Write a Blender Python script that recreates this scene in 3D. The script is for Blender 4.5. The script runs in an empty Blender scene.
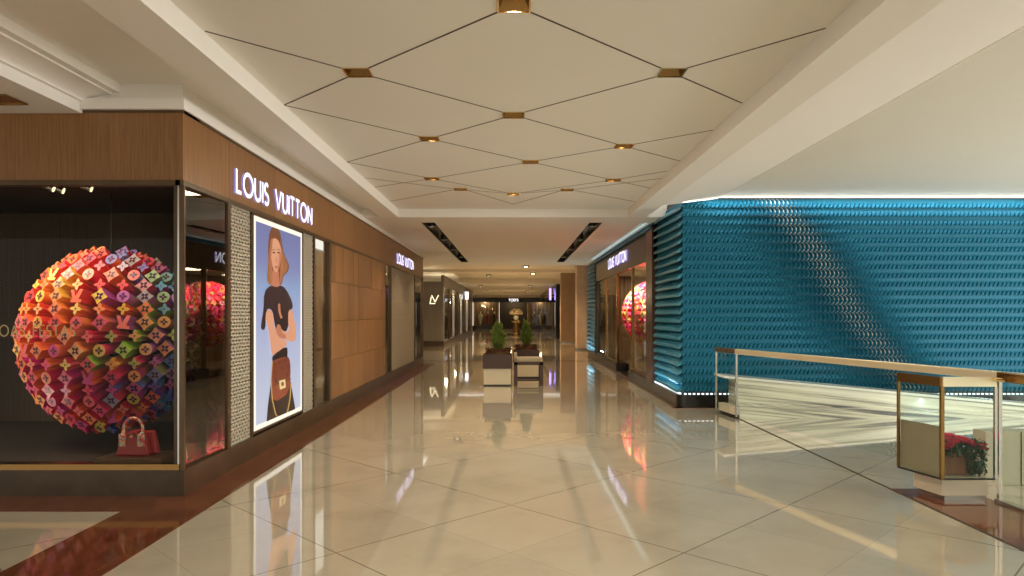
import bpy, bmesh, math, random
from mathutils import Vector, Matrix, noise
random.seed(7)
SC = bpy.context.scene
COL = SC.collection
F, VX, VY, CZ = 695.0, 513.0, 314.0, 1.6      # focal length in pixels, vanishing point, eye height
PI = math.pi

# ------------------------------------------------------------------ materials
def mat(name, color=(.5,.5,.5), rough=.5, metal=0, emit=None, es=0, coat=0, spec=.5, trans=0, ior=1.45):
    m = bpy.data.materials.new(name); m.use_nodes = True
    b = m.node_tree.nodes['Principled BSDF']
    b.inputs['Base Color'].default_value = (*color, 1)
    b.inputs['Roughness'].default_value = rough
    b.inputs['Metallic'].default_value = metal
    b.inputs['Coat Weight'].default_value = coat
    b.inputs['Specular IOR Level'].default_value = spec
    b.inputs['Transmission Weight'].default_value = trans
    b.inputs['IOR'].default_value = ior
    if emit:
        b.inputs['Emission Color'].default_value = (*emit, 1)
        b.inputs['Emission Strength'].default_value = es
    return m
def N(m, t, **kw):
    n = m.node_tree.nodes.new(t)
    for k, v in kw.items(): setattr(n, k, v)
    return n
def L(m, a, b): m.node_tree.links.new(a, b)
def BS(m): return m.node_tree.nodes['Principled BSDF']
def mathn(m, op, a, b=None, c=None):
    n = N(m, 'ShaderNodeMath', operation=op)
    for i, v in enumerate((a, b, c)):
        if v is None: continue
        if isinstance(v, (int, float)): n.inputs[i].default_value = v
        else: L(m, v, n.inputs[i])
    return n.outputs[0]
def ramp(m, fac, stops):
    r = N(m, 'ShaderNodeValToRGB'); L(m, fac, r.inputs[0])
    e = r.color_ramp.elements
    while len(e) < len(stops): e.new(.5)
    for i, (p, c) in enumerate(stops): e[i].position = p; e[i].color = (*c, 1)
    return r.outputs[0]
def noise_tex(m, scale, vec=None, stretch=None, detail=4, rough=.55):
    n = N(m, 'ShaderNodeTexNoise'); n.inputs['Scale'].default_value = scale
    n.inputs['Detail'].default_value = detail; n.inputs['Roughness'].default_value = rough
    if vec is None:
        vec = N(m, 'ShaderNodeNewGeometry').outputs['Position']
    if stretch:
        mp = N(m, 'ShaderNodeMapping'); mp.inputs['Scale'].default_value = stretch
        L(m, vec, mp.inputs['Vector']); vec = mp.outputs[0]
    L(m, vec, n.inputs['Vector'])
    return n.outputs['Fac']
def bump(m, h, strength, dist=.01):
    b = N(m, 'ShaderNodeBump'); b.inputs['Strength'].default_value = strength; b.inputs['Distance'].default_value = dist
    L(m, h, b.inputs['Height']); L(m, b.outputs[0], BS(m).inputs['Normal'])

def noisy(name, c1, c2, scale, rough, stretch=None, bmp=0, **kw):
    m = mat(name, c1, rough, **kw)
    f = noise_tex(m, scale, stretch=stretch)
    L(m, ramp(m, f, [(.3, c1), (.7, c2)]), BS(m).inputs['Base Color'])
    if bmp: bump(m, f, bmp)
    return m

def floor_mat():
    m = mat('polished_marble', (.5,.45,.36), .045, coat=.6); BS(m).inputs['Coat Roughness'].default_value = .03
    BS(m).inputs['IOR'].default_value = 1.6
    g = N(m, 'ShaderNodeNewGeometry'); s = N(m, 'ShaderNodeSeparateXYZ'); L(m, g.outputs['Position'], s.inputs[0])
    def line(op, off, per, w):
        a = mathn(m, op, s.outputs[1], s.outputs[0])
        a = mathn(m, 'ADD', a, -off + per*40)
        a = mathn(m, 'MODULO', a, per)
        a = mathn(m, 'MINIMUM', a, mathn(m, 'SUBTRACT', per, a))
        return mathn(m, 'LESS_THAN', a, w)
    big = mathn(m, 'MAXIMUM', line('ADD', 5.80, 2.33, .008), line('SUBTRACT', 3.51, 2.33, .008))
    small = mathn(m, 'MAXIMUM', line('ADD', 5.80+1.165, 2.33, .005), line('SUBTRACT', 3.51+1.165, 2.33, .005))
    f = noise_tex(m, 1.3, detail=8, rough=.6)
    base = ramp(m, f, [(.3, (.41,.365,.285)), (.5, (.48,.43,.335)), (.72, (.51,.46,.365))])
    # slab to slab tone
    def cell(op, off):
        a = mathn(m, op, s.outputs[1], s.outputs[0]); a = mathn(m, 'ADD', a, -off)
        return mathn(m, 'FLOOR', mathn(m, 'DIVIDE', a, 1.165))
    cv = N(m, 'ShaderNodeCombineXYZ'); L(m, cell('ADD', 5.8), cv.inputs[0]); L(m, cell('SUBTRACT', 3.51), cv.inputs[1])
    w = N(m, 'ShaderNodeTexWhiteNoise'); L(m, cv.outputs[0], w.inputs['Vector'])
    tone = mathn(m, 'MULTIPLY_ADD', w.outputs['Value'], .07, .96)
    mul = N(m, 'ShaderNodeVectorMath', operation='SCALE'); L(m, base, mul.inputs[0]); L(m, tone, mul.inputs['Scale'])
    mx = N(m, 'ShaderNodeMix', data_type='RGBA'); L(m, mathn(m, 'MULTIPLY', small, .35), mx.inputs['Factor'])
    L(m, mul.outputs[0], mx.inputs['A']); mx.inputs['B'].default_value = (.25,.2,.14,1)
    m2 = N(m, 'ShaderNodeMix', data_type='RGBA'); L(m, mathn(m, 'MULTIPLY', big, .7), m2.inputs['Factor'])
    L(m, mx.outputs['Result'], m2.inputs['A']); m2.inputs['B'].default_value = (.12,.09,.06,1)
    L(m, m2.outputs['Result'], BS(m).inputs['Base Color'])
    h = noise_tex(m, .9, detail=2)
    bump(m, h, .05, .05)
    return m
def wood_mat(name, dark, light, rough=.32, grain=(18,18,.7), use_tone=True):
    m = mat(name, dark, rough)
    f = noise_tex(m, 3.0, stretch=grain, detail=6, rough=.65)
    c = ramp(m, f, [(.25, dark), (.75, light)])
    if use_tone:
        at = N(m, 'ShaderNodeAttribute'); at.attribute_name = 'tone'
        sc = N(m, 'ShaderNodeVectorMath', operation='SCALE'); L(m, c, sc.inputs[0]); L(m, at.outputs['Fac'], sc.inputs['Scale'])
        c = sc.outputs[0]
    L(m, c, BS(m).inputs['Base Color']); bump(m, f, .05, .004)
    return m
def glass_mat(name, tint=(.93,.96,.95), ior=1.5):
    m = bpy.data.materials.new(name); m.use_nodes = True
    nt = m.node_tree; nt.nodes.clear()
    out = N(m, 'ShaderNodeOutputMaterial'); mix = N(m, 'ShaderNodeMixShader')
    tr = N(m, 'ShaderNodeBsdfTransparent'); tr.inputs[0].default_value = (*tint, 1)
    gl = N(m, 'ShaderNodeBsdfGlossy'); gl.inputs['Roughness'].default_value = .01
    fr = N(m, 'ShaderNodeFresnel'); fr.inputs[0].default_value = ior
    geo = N(m,'ShaderNodeNewGeometry'); L(m, mathn(m,'MULTIPLY',fr.outputs[0],mathn(m,'SUBTRACT',1.0,geo.outputs['Backfacing'])), mix.inputs[0]); L(m, tr.outputs[0], mix.inputs[1]); L(m, gl.outputs[0], mix.inputs[2])
    L(m, mix.outputs[0], out.inputs[0])
    return m
def paint_mat(name, rough=.38, spec=.5):
    m = mat(name, (.5,.5,.5), rough, spec=spec)
    at = N(m, 'ShaderNodeAttribute'); at.attribute_name = 'paint'
    L(m, at.outputs['Color'], BS(m).inputs['Base Color'])
    return m
def emat(name, c, s): return mat(name, (0,0,0), .5, emit=c, es=s)

M = {}
M['floor'] = floor_mat()
M['border'] = wood_mat('red_brown_marble', (.055,.018,.008), (.20,.070,.032), .07, (2.5,1.0,1), False)
M['ceil'] = noisy('ceiling_paint', (.80,.765,.71), (.82,.79,.73), .7, .62)
M['ceilw'] = noisy('white_ceiling_paint', (.85,.82,.77), (.87,.84,.79), .7, .55)
M['ceilr'] = noisy('cream_satin_ceiling', (.84,.81,.72), (.86,.83,.74), .7, .38)
M['joint'] = mat('dark_joint', (.06,.045,.03), .8)
M['wood'] = wood_mat('golden_wood', (.18,.080,.025), (.36,.175,.062))
M['gwood'] = wood_mat('dark_brown_wood', (.035,.018,.010), (.085,.045,.022), .3)
M['bronze'] = noisy('brown_bronze', (.085,.052,.026), (.125,.078,.042), 3, .3, metal=.5)
M['plinth'] = noisy('bronze_plinth', (.045,.027,.014), (.075,.045,.022), 4, .3, metal=.15)
M['brass'] = mat('polished_brass', (.80,.58,.28), .16, 1)
M['brassd'] = mat('aged_brass', (.30,.175,.06), .24, 1)
M['rail'] = mat('satin_brass', (.93,.84,.60), .32, .6)
M['steel'] = mat('steel', (.55,.52,.47), .25, 1)
M['black'] = mat('black_lacquer', (.012,.011,.010), .25)
M['dark'] = mat('dark_interior', (.028,.022,.016), .6)
M['dark2'] = noisy('dark_brown_curtain', (.035,.023,.014), (.085,.056,.034), 5, .85, stretch=(30,30,.2))
M['slat'] = noisy('dim_wardrobe_wall',(.02,.012,.008),(.30,.20,.11),1.2,.5,stretch=(9,9,.25))
M['mid'] = noisy('warm_interior', (.22,.15,.08), (.34,.24,.14), 1.5, .5, stretch=(4,4,.5))
M['lattice'] = mat('grey_lattice', (.60,.54,.43), .4, .1)
M['latback'] = mat('beige_backing', (.62,.58,.48), .6)
M['glass'] = glass_mat('shop_glass')
M['glassd'] = glass_mat('tinted_shop_glass', (.60,.57,.50), 2.5)
M['glassf'] = glass_mat('clear_display_glass', (.90,.89,.86), 1.22)
M['glassb'] = glass_mat('balustrade_glass', (.92,.96,.94), 1.4)
M['letter'] = emat('white_letter_face', (1,.97,1), .95)
M['letters'] = emat('letter_side_glow', (.45,.33,.85), .35)
M['gold'] = mat('gold_lettering', (.45,.33,.15), .35, .5)
M['beige'] = mat('beige_stone', (.60,.52,.40), .3)
M['white'] = mat('cream_panel', (.75,.69,.52), .35)
M['bench'] = noisy('grey_cushion', (.40,.35,.25), (.48,.42,.31), 20, .8)
M['wenge'] = wood_mat('wenge_wood', (.035,.015,.008), (.085,.038,.018), .3, (2,18,18), False)
M['leaf'] = noisy('cypress_green', (.07,.13,.02), (.27,.36,.06), 6, .6)
M['leafd'] = noisy('dark_leaf', (.015,.06,.02), (.05,.15,.04), 9, .5)
M['moss'] = noisy('dry_moss', (.06,.03,.012), (.14,.06,.025), 25, .9)
M['redf'] = noisy('red_petals', (.60,.02,.07), (.85,.06,.14), 30, .5)
M['terra'] = wood_mat('planter_wood', (.22,.08,.03), (.40,.17,.08), .5, (20,20,1), False)
M['lamp'] = emat('lamp_glow', (1,.72,.36), 14)
M['lampdim'] = emat('dim_lamp', (1,.8,.5), 1.2)
M['led'] = emat('led_dots', (.8,.95,1), 1.4)
M['purple'] = emat('violet_screen', (.35,.25,1), 1.6)
M['paint'] = paint_mat('sprayed_resin')
M['print'] = None

# ------------------------------------------------------------------ mesh helpers
class MB:
    def __init__(s): s.v=[]; s.f=[]; s.mi=[]; s.col=[]; s.c=(1,1,1); s.m=0
    def face(s, pts, m=None, c=None):
        b=len(s.v); s.v += [tuple(p) for p in pts]; s.f.append(tuple(range(b,b+len(pts))))
        s.mi.append(s.m if m is None else m); s.col.append(s.c if c is None else c)
    def box(s, x0,x1,y0,y1,z0,z1, m=None, c=None):
        if x0>x1:x0,x1=x1,x0
        if y0>y1:y0,y1=y1,y0
        if z0>z1:z0,z1=z1,z0
        P=[Vector((x,y,z)) for z in (z0,z1) for y in (y0,y1) for x in (x0,x1)]
        s.hexa(P,m,c)
    def hexa(s,P,m=None,c=None):   # P: 000,100,010,110,001,101,011,111
        b=len(s.v); s.v += [tuple(p) for p in P]
        for q in ((0,2,3,1),(4,5,7,6),(0,1,5,4),(2,6,7,3),(0,4,6,2),(1,3,7,5)):
            s.f.append(tuple(b+i for i in q)); s.mi.append(s.m if m is None else m); s.col.append(s.c if c is None else c)
    def bar(s, a, b, w, h, up=(0,0,1), m=None, c=None):
        a=Vector(a); b=Vector(b); d=(b-a).normalized(); up=Vector(up)
        sx=d.cross(up)
        if sx.length<1e-4: sx=d.cross(Vector((1,0,0)))
        sx.normalize(); uz=sx.cross(d).normalized()
        sx*=w/2; uz*=h/2
        s.hexa([a-sx-uz,a+sx-uz,b-sx-uz,b+sx-uz,a-sx+uz,a+sx+uz,b-sx+uz,b+sx+uz],m,c)
    def tube(s, pts, r, n=8, m=None, c=None, cap=True):
        pts=[Vector(p) for p in pts]; rs = r if isinstance(r,(list,tuple)) else [r]*len(pts)
        b=len(s.v); ref=None
        for i,p in enumerate(pts):
            d=(pts[min(i+1,len(pts)-1)]-pts[max(i-1,0)]).normalized()
            if ref is None:
                ref=d.cross(Vector((0,0,1)))
                if ref.length<.1: ref=d.cross(Vector((1,0,0)))
            ref=(ref-d*ref.dot(d)).normalized(); o=d.cross(ref)
            for k in range(n):
                a=2*PI*k/n; s.v.append(tuple(p+(ref*math.cos(a)+o*math.sin(a))*rs[i]))
        for i in range(len(pts)-1):
            for k in range(n):
                s.f.append((b+i*n+k,b+i*n+(k+1)%n,b+(i+1)*n+(k+1)%n,b+(i+1)*n+k)); s.mi.append(s.m if m is None else m); s.col.append(s.c if c is None else c)
        if cap:
            for q in (tuple(b+k for k in range(n))[::-1], tuple(b+(len(pts)-1)*n+k for k in range(n))):
                s.f.append(q); s.mi.append(s.m if m is None else m); s.col.append(s.c if c is None else c)
    def lathe(s, cx,cy, prof, n=24, m=None, c=None):
        b=len(s.v)
        for r,z in prof:
            for k in range(n):
                a=2*PI*k/n; s.v.append((cx+r*math.cos(a),cy+r*math.sin(a),z))
        for i in range(len(prof)-1):
            for k in range(n):
                s.f.append((b+i*n+k,b+i*n+(k+1)%n,b+(i+1)*n+(k+1)%n,b+(i+1)*n+k)); s.mi.append(s.m if m is None else m); s.col.append(s.c if c is None else c)
    def ball(s, c0, rx, ry, rz, n=12, k=8, m=None, c=None):
        b=len(s.v); c0=Vector(c0)
        for i in range(k+1):
            t=PI*i/k
            for j in range(n):
                a=2*PI*j/n; s.v.append((c0.x+rx*math.sin(t)*math.cos(a),c0.y+ry*math.sin(t)*math.sin(a),c0.z+rz*math.cos(t)))
        for i in range(k):
            for j in range(n):
                s.f.append((b+i*n+j,b+(i+1)*n+j,b+(i+1)*n+(j+1)%n,b+i*n+(j+1)%n)); s.mi.append(s.m if m is None else m); s.col.append(s.c if c is None else c)
    def build(s, name, mats, parent=None, smooth=False, attr=None, bevel=0):
        me=bpy.data.meshes.new(name); me.from_pydata(s.v,[],s.f)
        if not isinstance(mats,(list,tuple)): mats=[mats]
        for k in mats: me.materials.append(k)
        me.polygons.foreach_set('material_index', s.mi)
        if attr:
            a=me.color_attributes.new(attr,'FLOAT_COLOR','CORNER'); buf=[]
            for f,c in zip(s.f,s.col):
                if isinstance(c,list):
                    for q in c: buf += [*q,1]
                else: buf += [*c,1]*len(f)
            a.data.foreach_set('color',buf)
        if smooth: me.polygons.foreach_set('use_smooth',[True]*len(s.f))
        me.update()
        o=bpy.data.objects.new(name,me); COL.objects.link(o)
        if parent: o.parent=parent; o.matrix_parent_inverse=parent.matrix_basis.inverted()
        if bevel:
            bv=o.modifiers.new('b','BEVEL'); bv.width=bevel; bv.segments=2; bv.limit_method='ANGLE'
        return o
def tag(o,label=None,cat=None,group=None,kind=None):
    if label: o['label']=label
    if cat: o['category']=cat
    if group: o['group']=group
    if kind: o['kind']=kind
    return o
def thing(name,label,cat,loc=(0,0,0),group=None):
    o=bpy.data.objects.new(name,None); COL.objects.link(o); o.location=loc; o.empty_display_size=.1
    return tag(o,label,cat,group)
def structure(name, mb, m, label=None, **kw):
    o=mb.build(name,m,**kw); o['kind']='structure'
    if label: o['label']=label
    return o
def one(name, m, parent, *boxes, **kw):
    b=MB()
    for q in boxes: b.box(*q)
    return b.build(name,m,parent,**kw)
def light(kind, loc, energy, color=(1,.85,.6), size=.2, aim=None, spot=None, blend=.6, sy=None, name='light'):
    d=bpy.data.lights.new(name,kind); d.energy=energy; d.color=color
    if kind=='AREA':
        d.size=size
        if sy: d.shape='RECTANGLE'; d.size_y=sy
    else: d.shadow_soft_size=size
    if kind=='SPOT': d.spot_size=spot or 1.5; d.spot_blend=blend
    o=bpy.data.objects.new(name,d); COL.objects.link(o); o.location=loc
    v=(Vector(aim)-Vector(loc)) if aim is not None else Vector((0,0,-1))
    o.rotation_euler=v.to_track_quat('-Z','Y').to_euler()
    return o

# ------------------------------------------------------------------ stroke lettering
def arc(cx,cy,rx,ry,a0,a1,n=14):
    return [(cx+rx*math.cos(math.radians(a0+(a1-a0)*i/n)),cy+ry*math.sin(math.radians(a0+(a1-a0)*i/n))) for i in range(n+1)]
GL={'L':(.46,[[(0,1),(0,0),(.46,0)]]),
 'O':(.96,[arc(.48,.5,.48,.5,0,360,28)]),
 'U':(.62,[[(0,1),(0,.3)]+arc(.31,.31,.31,.31,180,360)+[(.62,.3),(.62,1)]]),
 'I':(0.0,[[(0,0),(0,1)]]),
 'S':(.46,[arc(.23,.75,.22,.25,40,270,12)[:]+arc(.23,.25,.23,.25,90,-145,12)]),
 'V':(.74,[[(0,1),(.37,0)],[(.37,0),(.74,1)]]),
 'T':(.56,[[(0,1),(.56,1)],[(.28,0),(.28,1)]]),
 'N':(.70,[[(0,0),(0,1)],[(0,1),(.70,0)],[(.70,0),(.70,1)]]),
 'B':(.46,[[(0,0),(0,1)],[(0,1),(.2,1)]+arc(.2,.75,.22,.25,90,-90,8)+[(0,.5)],[(0,.5),(.22,.5)]+arc(.22,.25,.24,.25,90,-90,8)+[(0,0)]]),
 'A':(.74,[[(0,0),(.37,1)],[(.37,1),(.74,0)],[(.14,.32),(.6,.32)]]),
 'F':(.44,[[(0,0),(0,1)],[(0,1),(.44,1)],[(0,.52),(.38,.52)]]),
 'E':(.46,[[(0,0),(0,1)],[(0,1),(.46,1)],[(0,.52),(.4,.52)],[(0,0),(.46,0)]]),
 'D':(.66,[[(0,0),(0,1)],[(0,1),(.2,1)]+arc(.2,.5,.46,.5,90,-90,12)+[(0,0)]]),
 'Y':(.66,[[(0,1),(.33,.5)],[(.66,1),(.33,.5)],[(.33,.5),(.33,0)]]),
 "'":(.02,[[(0,1),(0,.75)]])}
def letters(text, o, u, v, n, width, cap, stroke, depth, mats, parent, name='letter', single=False, track=.26):
    """o: lower-left corner; u,v: in-plane unit vectors; n: outward normal; fits the given width"""
    o,u,v,n=map(Vector,(o,u,v,n)); tot=0; pos=[]
    for ch in text:
        w=.42 if ch==' ' else GL[ch][0]
        pos.append(tot); tot+= w+track
    tot-=track; sx=(width)/(tot)
    big=MB(); outl=[]
    for ch,px in zip(text,pos):
        if ch==' ': continue
        mb = big if single else MB()
        for pl in GL[ch][1]:
            P=[o+u*((px+x)*sx)+v*(y*cap) for x,y in pl]
            closed=(P[0]-P[-1]).length<1e-4
            k=len(P)
            Lf=[];Rt=[]
            for i in range(k):
                if closed: a=P[(i-1)%(k-1)] if i>0 else P[k-2]; b=P[(i+1)%(k-1)] if i<k-1 else P[1]
                else: a=P[max(i-1,0)]; b=P[min(i+1,k-1)]
                d1=(P[i]-a); d2=(b-P[i])
                if d1.length<1e-6:d1=d2
                if d2.length<1e-6:d2=d1
                d1=d1.normalized();d2=d2.normalized()
                t=(d1+d2)
                t=t.normalized() if t.length>1e-3 else d1
                s=n.cross(t).normalized()
                cosv=max(.4,t.dot(d1))
                Lf.append(P[i]+s*stroke/2/cosv);Rt.append(P[i]-s*stroke/2/cosv)
            if not closed:
                e=(P[0]-P[1]).normalized()*stroke/2*(0 if k==2 else 1)
            for i in range(k-1):
                A,B,C,D=Lf[i],Lf[i+1],Rt[i+1],Rt[i]
                e=n*depth
                mb.face([A+e,B+e,C+e,D+e],0)
                mb.face([A,B,B+e,A+e],1); mb.face([D,C,C+e,D+e],1)
            if not closed:
                for i in (0,k-1): mb.face([Lf[i],Rt[i],Rt[i]+e*0+n*depth,Lf[i]+n*depth],1)
        if not single: outl.append(mb.build(name,mats,parent))
    if single: outl.append(big.build(name,mats,parent))
    return outl

# ------------------------------------------------------------------ SETTING: floor and ceiling
H_UP, H_LO, H_R = CZ+2.02, CZ+1.86, CZ+1.98
b=MB(); b.box(-16,14,-10,80,-.3,0); structure('floor',b,M['floor'],'polished beige marble floor with diagonal joints')
b=MB()
b.box(-2.905,-2.51,5.62,22.5,0,.004); b.box(-3.17,-2.51,-8,5.62,0,.004)
structure('trim_1',b,M['border'],'red-brown marble border along the wooden storefront')
b=MB(); b.box(-14,-2.905,5.62,6.14,0,.004); structure('trim_2',b,M['border'],'red-brown marble strip in front of the display window')
b=MB(); b.box(-3.4,2.86,23.55,23.85,0,.004); structure('trim_3',b,M['border'],'brown marble band across the corridor floor')
M['terr']=wood_mat('orange_brown_marble',(.10,.034,.016),(.22,.085,.042),.08,(2,2,1),False)
b=MB(); b.box(2.74,2.9,11.8,26.5,0,.004); b.box(2.74,3.5,11.78,11.95,0,.004); structure('trim_4',b,M['terr'],'orange-brown marble edging around the blue storefront')
b=MB(); b.box(3.45,4.12,-6,6.35,0,.005); structure('trim_5',b,M['terr'],'red-brown floor strip beside the near balustrade')
b=MB(); b.box(3.44,3.456,-6,11.4,0,.007); structure('trim_6',b,M['joint'],'dark joint line in the floor beside the balustrades')

NODES=[(514,5),(358,72.5),(671.5,72.5),(513.5,115),(429.7,138.7),(624,146),(530.3,161.8),(432,178.6),(613.2,180),(513,193.8)]
def cpt(px,py,h=2.02):
    Y=F*h/(VY-py); return (px-VX)/F*Y, Y
nodes=[cpt(*q) for q in NODES]+[(-.85,11.25),(.88,11.3)]
S=.105
# recessed ceiling field with real square openings
xs=sorted(set([-2.21,2.21]+[round(x+s,4) for x,y in nodes for s in (-S,S)]))
ys=sorted(set([-4.0,13.35]+[round(y+s,4) for x,y in nodes for s in (-S,S)]))
b=MB()
for i in range(len(xs)-1):
    for j in range(len(ys)-1):
        cx,cy=(xs[i]+xs[i+1])/2,(ys[j]+ys[j+1])/2
        if any(abs(cx-x)<S and abs(cy-y)<S for x,y in nodes): continue
        b.face([(xs[i],ys[j],H_UP),(xs[i],ys[j+1],H_UP),(xs[i+1],ys[j+1],H_UP),(xs[i+1],ys[j],H_UP)])
ceil=structure('ceiling',b,M['ceil'],'beige ceiling with diamond joints in a long recess')
# diamond joints
def J(px,py): return cpt(px,py)
segs=[((205,31),(358,72.5)),((284,105),(358,72.5)),((358,72.5),(514,5)),((358,72.5),(513.5,115)),((513.5,115),(671.5,72.5)),
 ((671.5,72.5),(826,28)),((671.5,72.5),(742,103)),((671.5,72.5),(514,5)),((284,105),(429.7,138.7)),((347,162),(429.7,138.7)),
 ((429.7,138.7),(513.5,115)),((513.5,115),(624,146)),((624,146),(713,130)),((624,146),(680,161)),((429.7,138.7),(530.3,161.8)),
 ((624,146),(530.3,161.8)),((530.3,161.8),(432,178.6)),((530.3,161.8),(613.2,180)),((347,162),(432,178.6)),((432,178.6),(375,187)),
 ((613.2,180),(667,171)),((613.2,180),(650,188)),((432,178.6),(513,193.8)),((613.2,180),(513,193.8))]
b=MB()
for p,q in segs:
    a=Vector((*J(*p),H_UP)); c=Vector((*J(*q),H_UP)); d=(c-a).normalized()
    ends=[]
    for e,s in ((a,1),(c,-1)):
        near=any((Vector((x,y,H_UP))-e).length<.06 for x,y in nodes)
        ends.append(e+d*s*(S*1.35) if near else e)
    b.bar(ends[0],ends[1],.016,.004)
n10=Vector((*nodes[9],H_UP))
for x,y in ((-.85,11.25),(.88,11.3)):
    t=Vector((x,y,H_UP)); d=(t-n10).normalized(); b.bar(n10+d*.15,t-d*.14,.016,.004)
    sx=-1 if x<0 else 1
    b.bar(t+Vector((sx*.13,-.04,0)),(sx*2.2,y-.95,H_UP),.016,.004); b.bar(t+Vector((sx*.13,.06,0)),(sx*2.2,y+1.2,H_UP),.016,.004)
    b.bar(t+Vector((-sx*.11,.11,0)),(0,y+1.5,H_UP),.016,.004)
a0=Vector((*nodes[0],H_UP))
b.bar(a0+Vector((-.14,-.1,0)),(-2.2,a0.y-2.2,H_UP),.016,.004); b.bar(a0+Vector((.14,-.1,0)),(2.2,a0.y-2.2,H_UP),.016,.004)
b.build('panel_joint',M['joint'],ceil)
b=MB()   # beams at both sides, far riser
b.box(-2.56,-2.21,-4,13.35,H_LO,H_UP+.12); structure('trim_7',b,M['ceilw'],'white dropped ceiling beam on the left')
b=MB(); b.box(2.21,2.56,-4,13.35,H_LO,H_UP+.12); structure('trim_8',b,M['ceilw'],'white dropped ceiling beam on the right')
# lowered far ceiling with two slots
SLX=[(-1.86,-1.60),(1.56,1.82)]; SLY=(14.15,24.9)
b=MB()
xs2=[-3.0,-1.86,-1.60,1.56,1.82,3.1]; ys2=[13.35,14.15,24.9,26.6]
for i in range(5):
    for j in range(3):
        if j==1 and i in (1,3): continue
        b.box(xs2[i],xs2[i+1],ys2[j],ys2[j+1],H_LO,H_LO+.03)
b.box(-3.0,3.1,13.35,13.40,H_LO+.03,H_UP+.1); b.box(-3.0,3.1,26.57,26.6,H_LO+.03,CZ+2.3)
structure('trim_9',b,M['ceil'],'lowered beige ceiling over the far corridor')
b=MB(); b.box(-12,12,26.6,46,CZ+2.25,CZ+2.35); b.box(-12,12,44,44.3,CZ+2.0,CZ+2.25); b.box(-14,14,46,76,CZ+2.0,CZ+2.1)
b.box(-12,12,35,35.25,CZ+2.1,CZ+2.25)
structure('trim_10',b,M['ceil'],'stepped beige ceiling at the far end')
# left upper ceiling, step, cornice
b=MB(); b.box(-3.45,-2.56,-4,22.5,H_UP,H_UP+.05); structure('trim_11',b,M['ceilw'],'white ceiling strip between beam and storefront')
b=MB()
def poly_prism(b,prof,y0,y1,m=None):
    k=len(prof)
    for i in range(k):
        p,q=prof[i],prof[(i+1)%k]; b.face([(p[0],y0,p[1]),(q[0],y0,q[1]),(q[0],y1,q[1]),(p[0],y1,p[1])],m)
    b.face([(p[0],y0,p[1]) for p in prof],m); b.face([(p[0],y1,p[1]) for p in prof][::-1],m)
yE=6.10
prof=[(-3.45,CZ+2.06),(-3.45,CZ+1.94),(-3.52,CZ+1.94)]+[(-3.52-.22*math.sin(t),CZ+1.855+.07*math.cos(t)) for t in [i*PI/2/8 for i in range(9)]]+[(-3.78,CZ+1.855),(-3.78,CZ+1.76),(-14,CZ+1.76),(-14,CZ+2.06)]
poly_prism(b,prof,-4,yE)
structure('trim_12',b,M['ceilw'],'white stepped ceiling moulding above the display window')
b=MB()
b.box(-3.78,-2.87,6.06,6.10,CZ+1.79,CZ+1.885); b.box(-2.91,-2.87,6.10,22.5,CZ+1.79,CZ+1.885)
b.box(-3.78,-2.9,6.10,22.5,CZ+1.80,H_UP)
structure('trim_13',b,M['ceilw'],'white cornice over the wooden fascia')
b=MB(); b.box(-4.6,-4.35,4.6,5.35,CZ+1.755,CZ+1.762)
# right ceiling
b=MB()
poly_prism(b,[(2.56,H_LO),(3.50,CZ+1.975),(3.50,CZ+2.1),(2.56,CZ+2.1)],-4,11.93)
structure('trim_14',b,M['ceilw'],'sloping white ceiling band on the right')
b=MB(); b.box(3.54,12.5,-2.0,11.93,H_R+.01,H_R+.1); b.box(3.50,3.54,-4,11.93,H_R+.06,H_R+.1); structure('trim_15',b,M['ceilr'],'smooth cream ceiling over the opening on the right')
# square brass vent in left soffit
t=thing('ceiling_downlight','square brass recessed ceiling light in the low soffit at far left','ceiling light',(-4.19,5.69,CZ+1.76))
z=CZ+1.757
def frame_xy(b,cx,cy,hx,hy,w,z0,z1):
    b.box(cx-hx,cx+hx,cy-hy,cy-hy+w,z0,z1); b.box(cx-hx,cx+hx,cy+hy-w,cy+hy,z0,z1)
    b.box(cx-hx,cx-hx+w,cy-hy+w,cy+hy-w,z0,z1); b.box(cx+hx-w,cx+hx,cy-hy+w,cy+hy-w,z0,z1)
b=MB(); frame_xy(b,-4.19,5.69,.13,.13,.015,z-.01,z+.003); b.build('frame',M['brassd'],t)
one('reflector',M['brassd'],t,(-4.305,-4.075,5.575,5.805,z-.002,z+.002))
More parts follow.
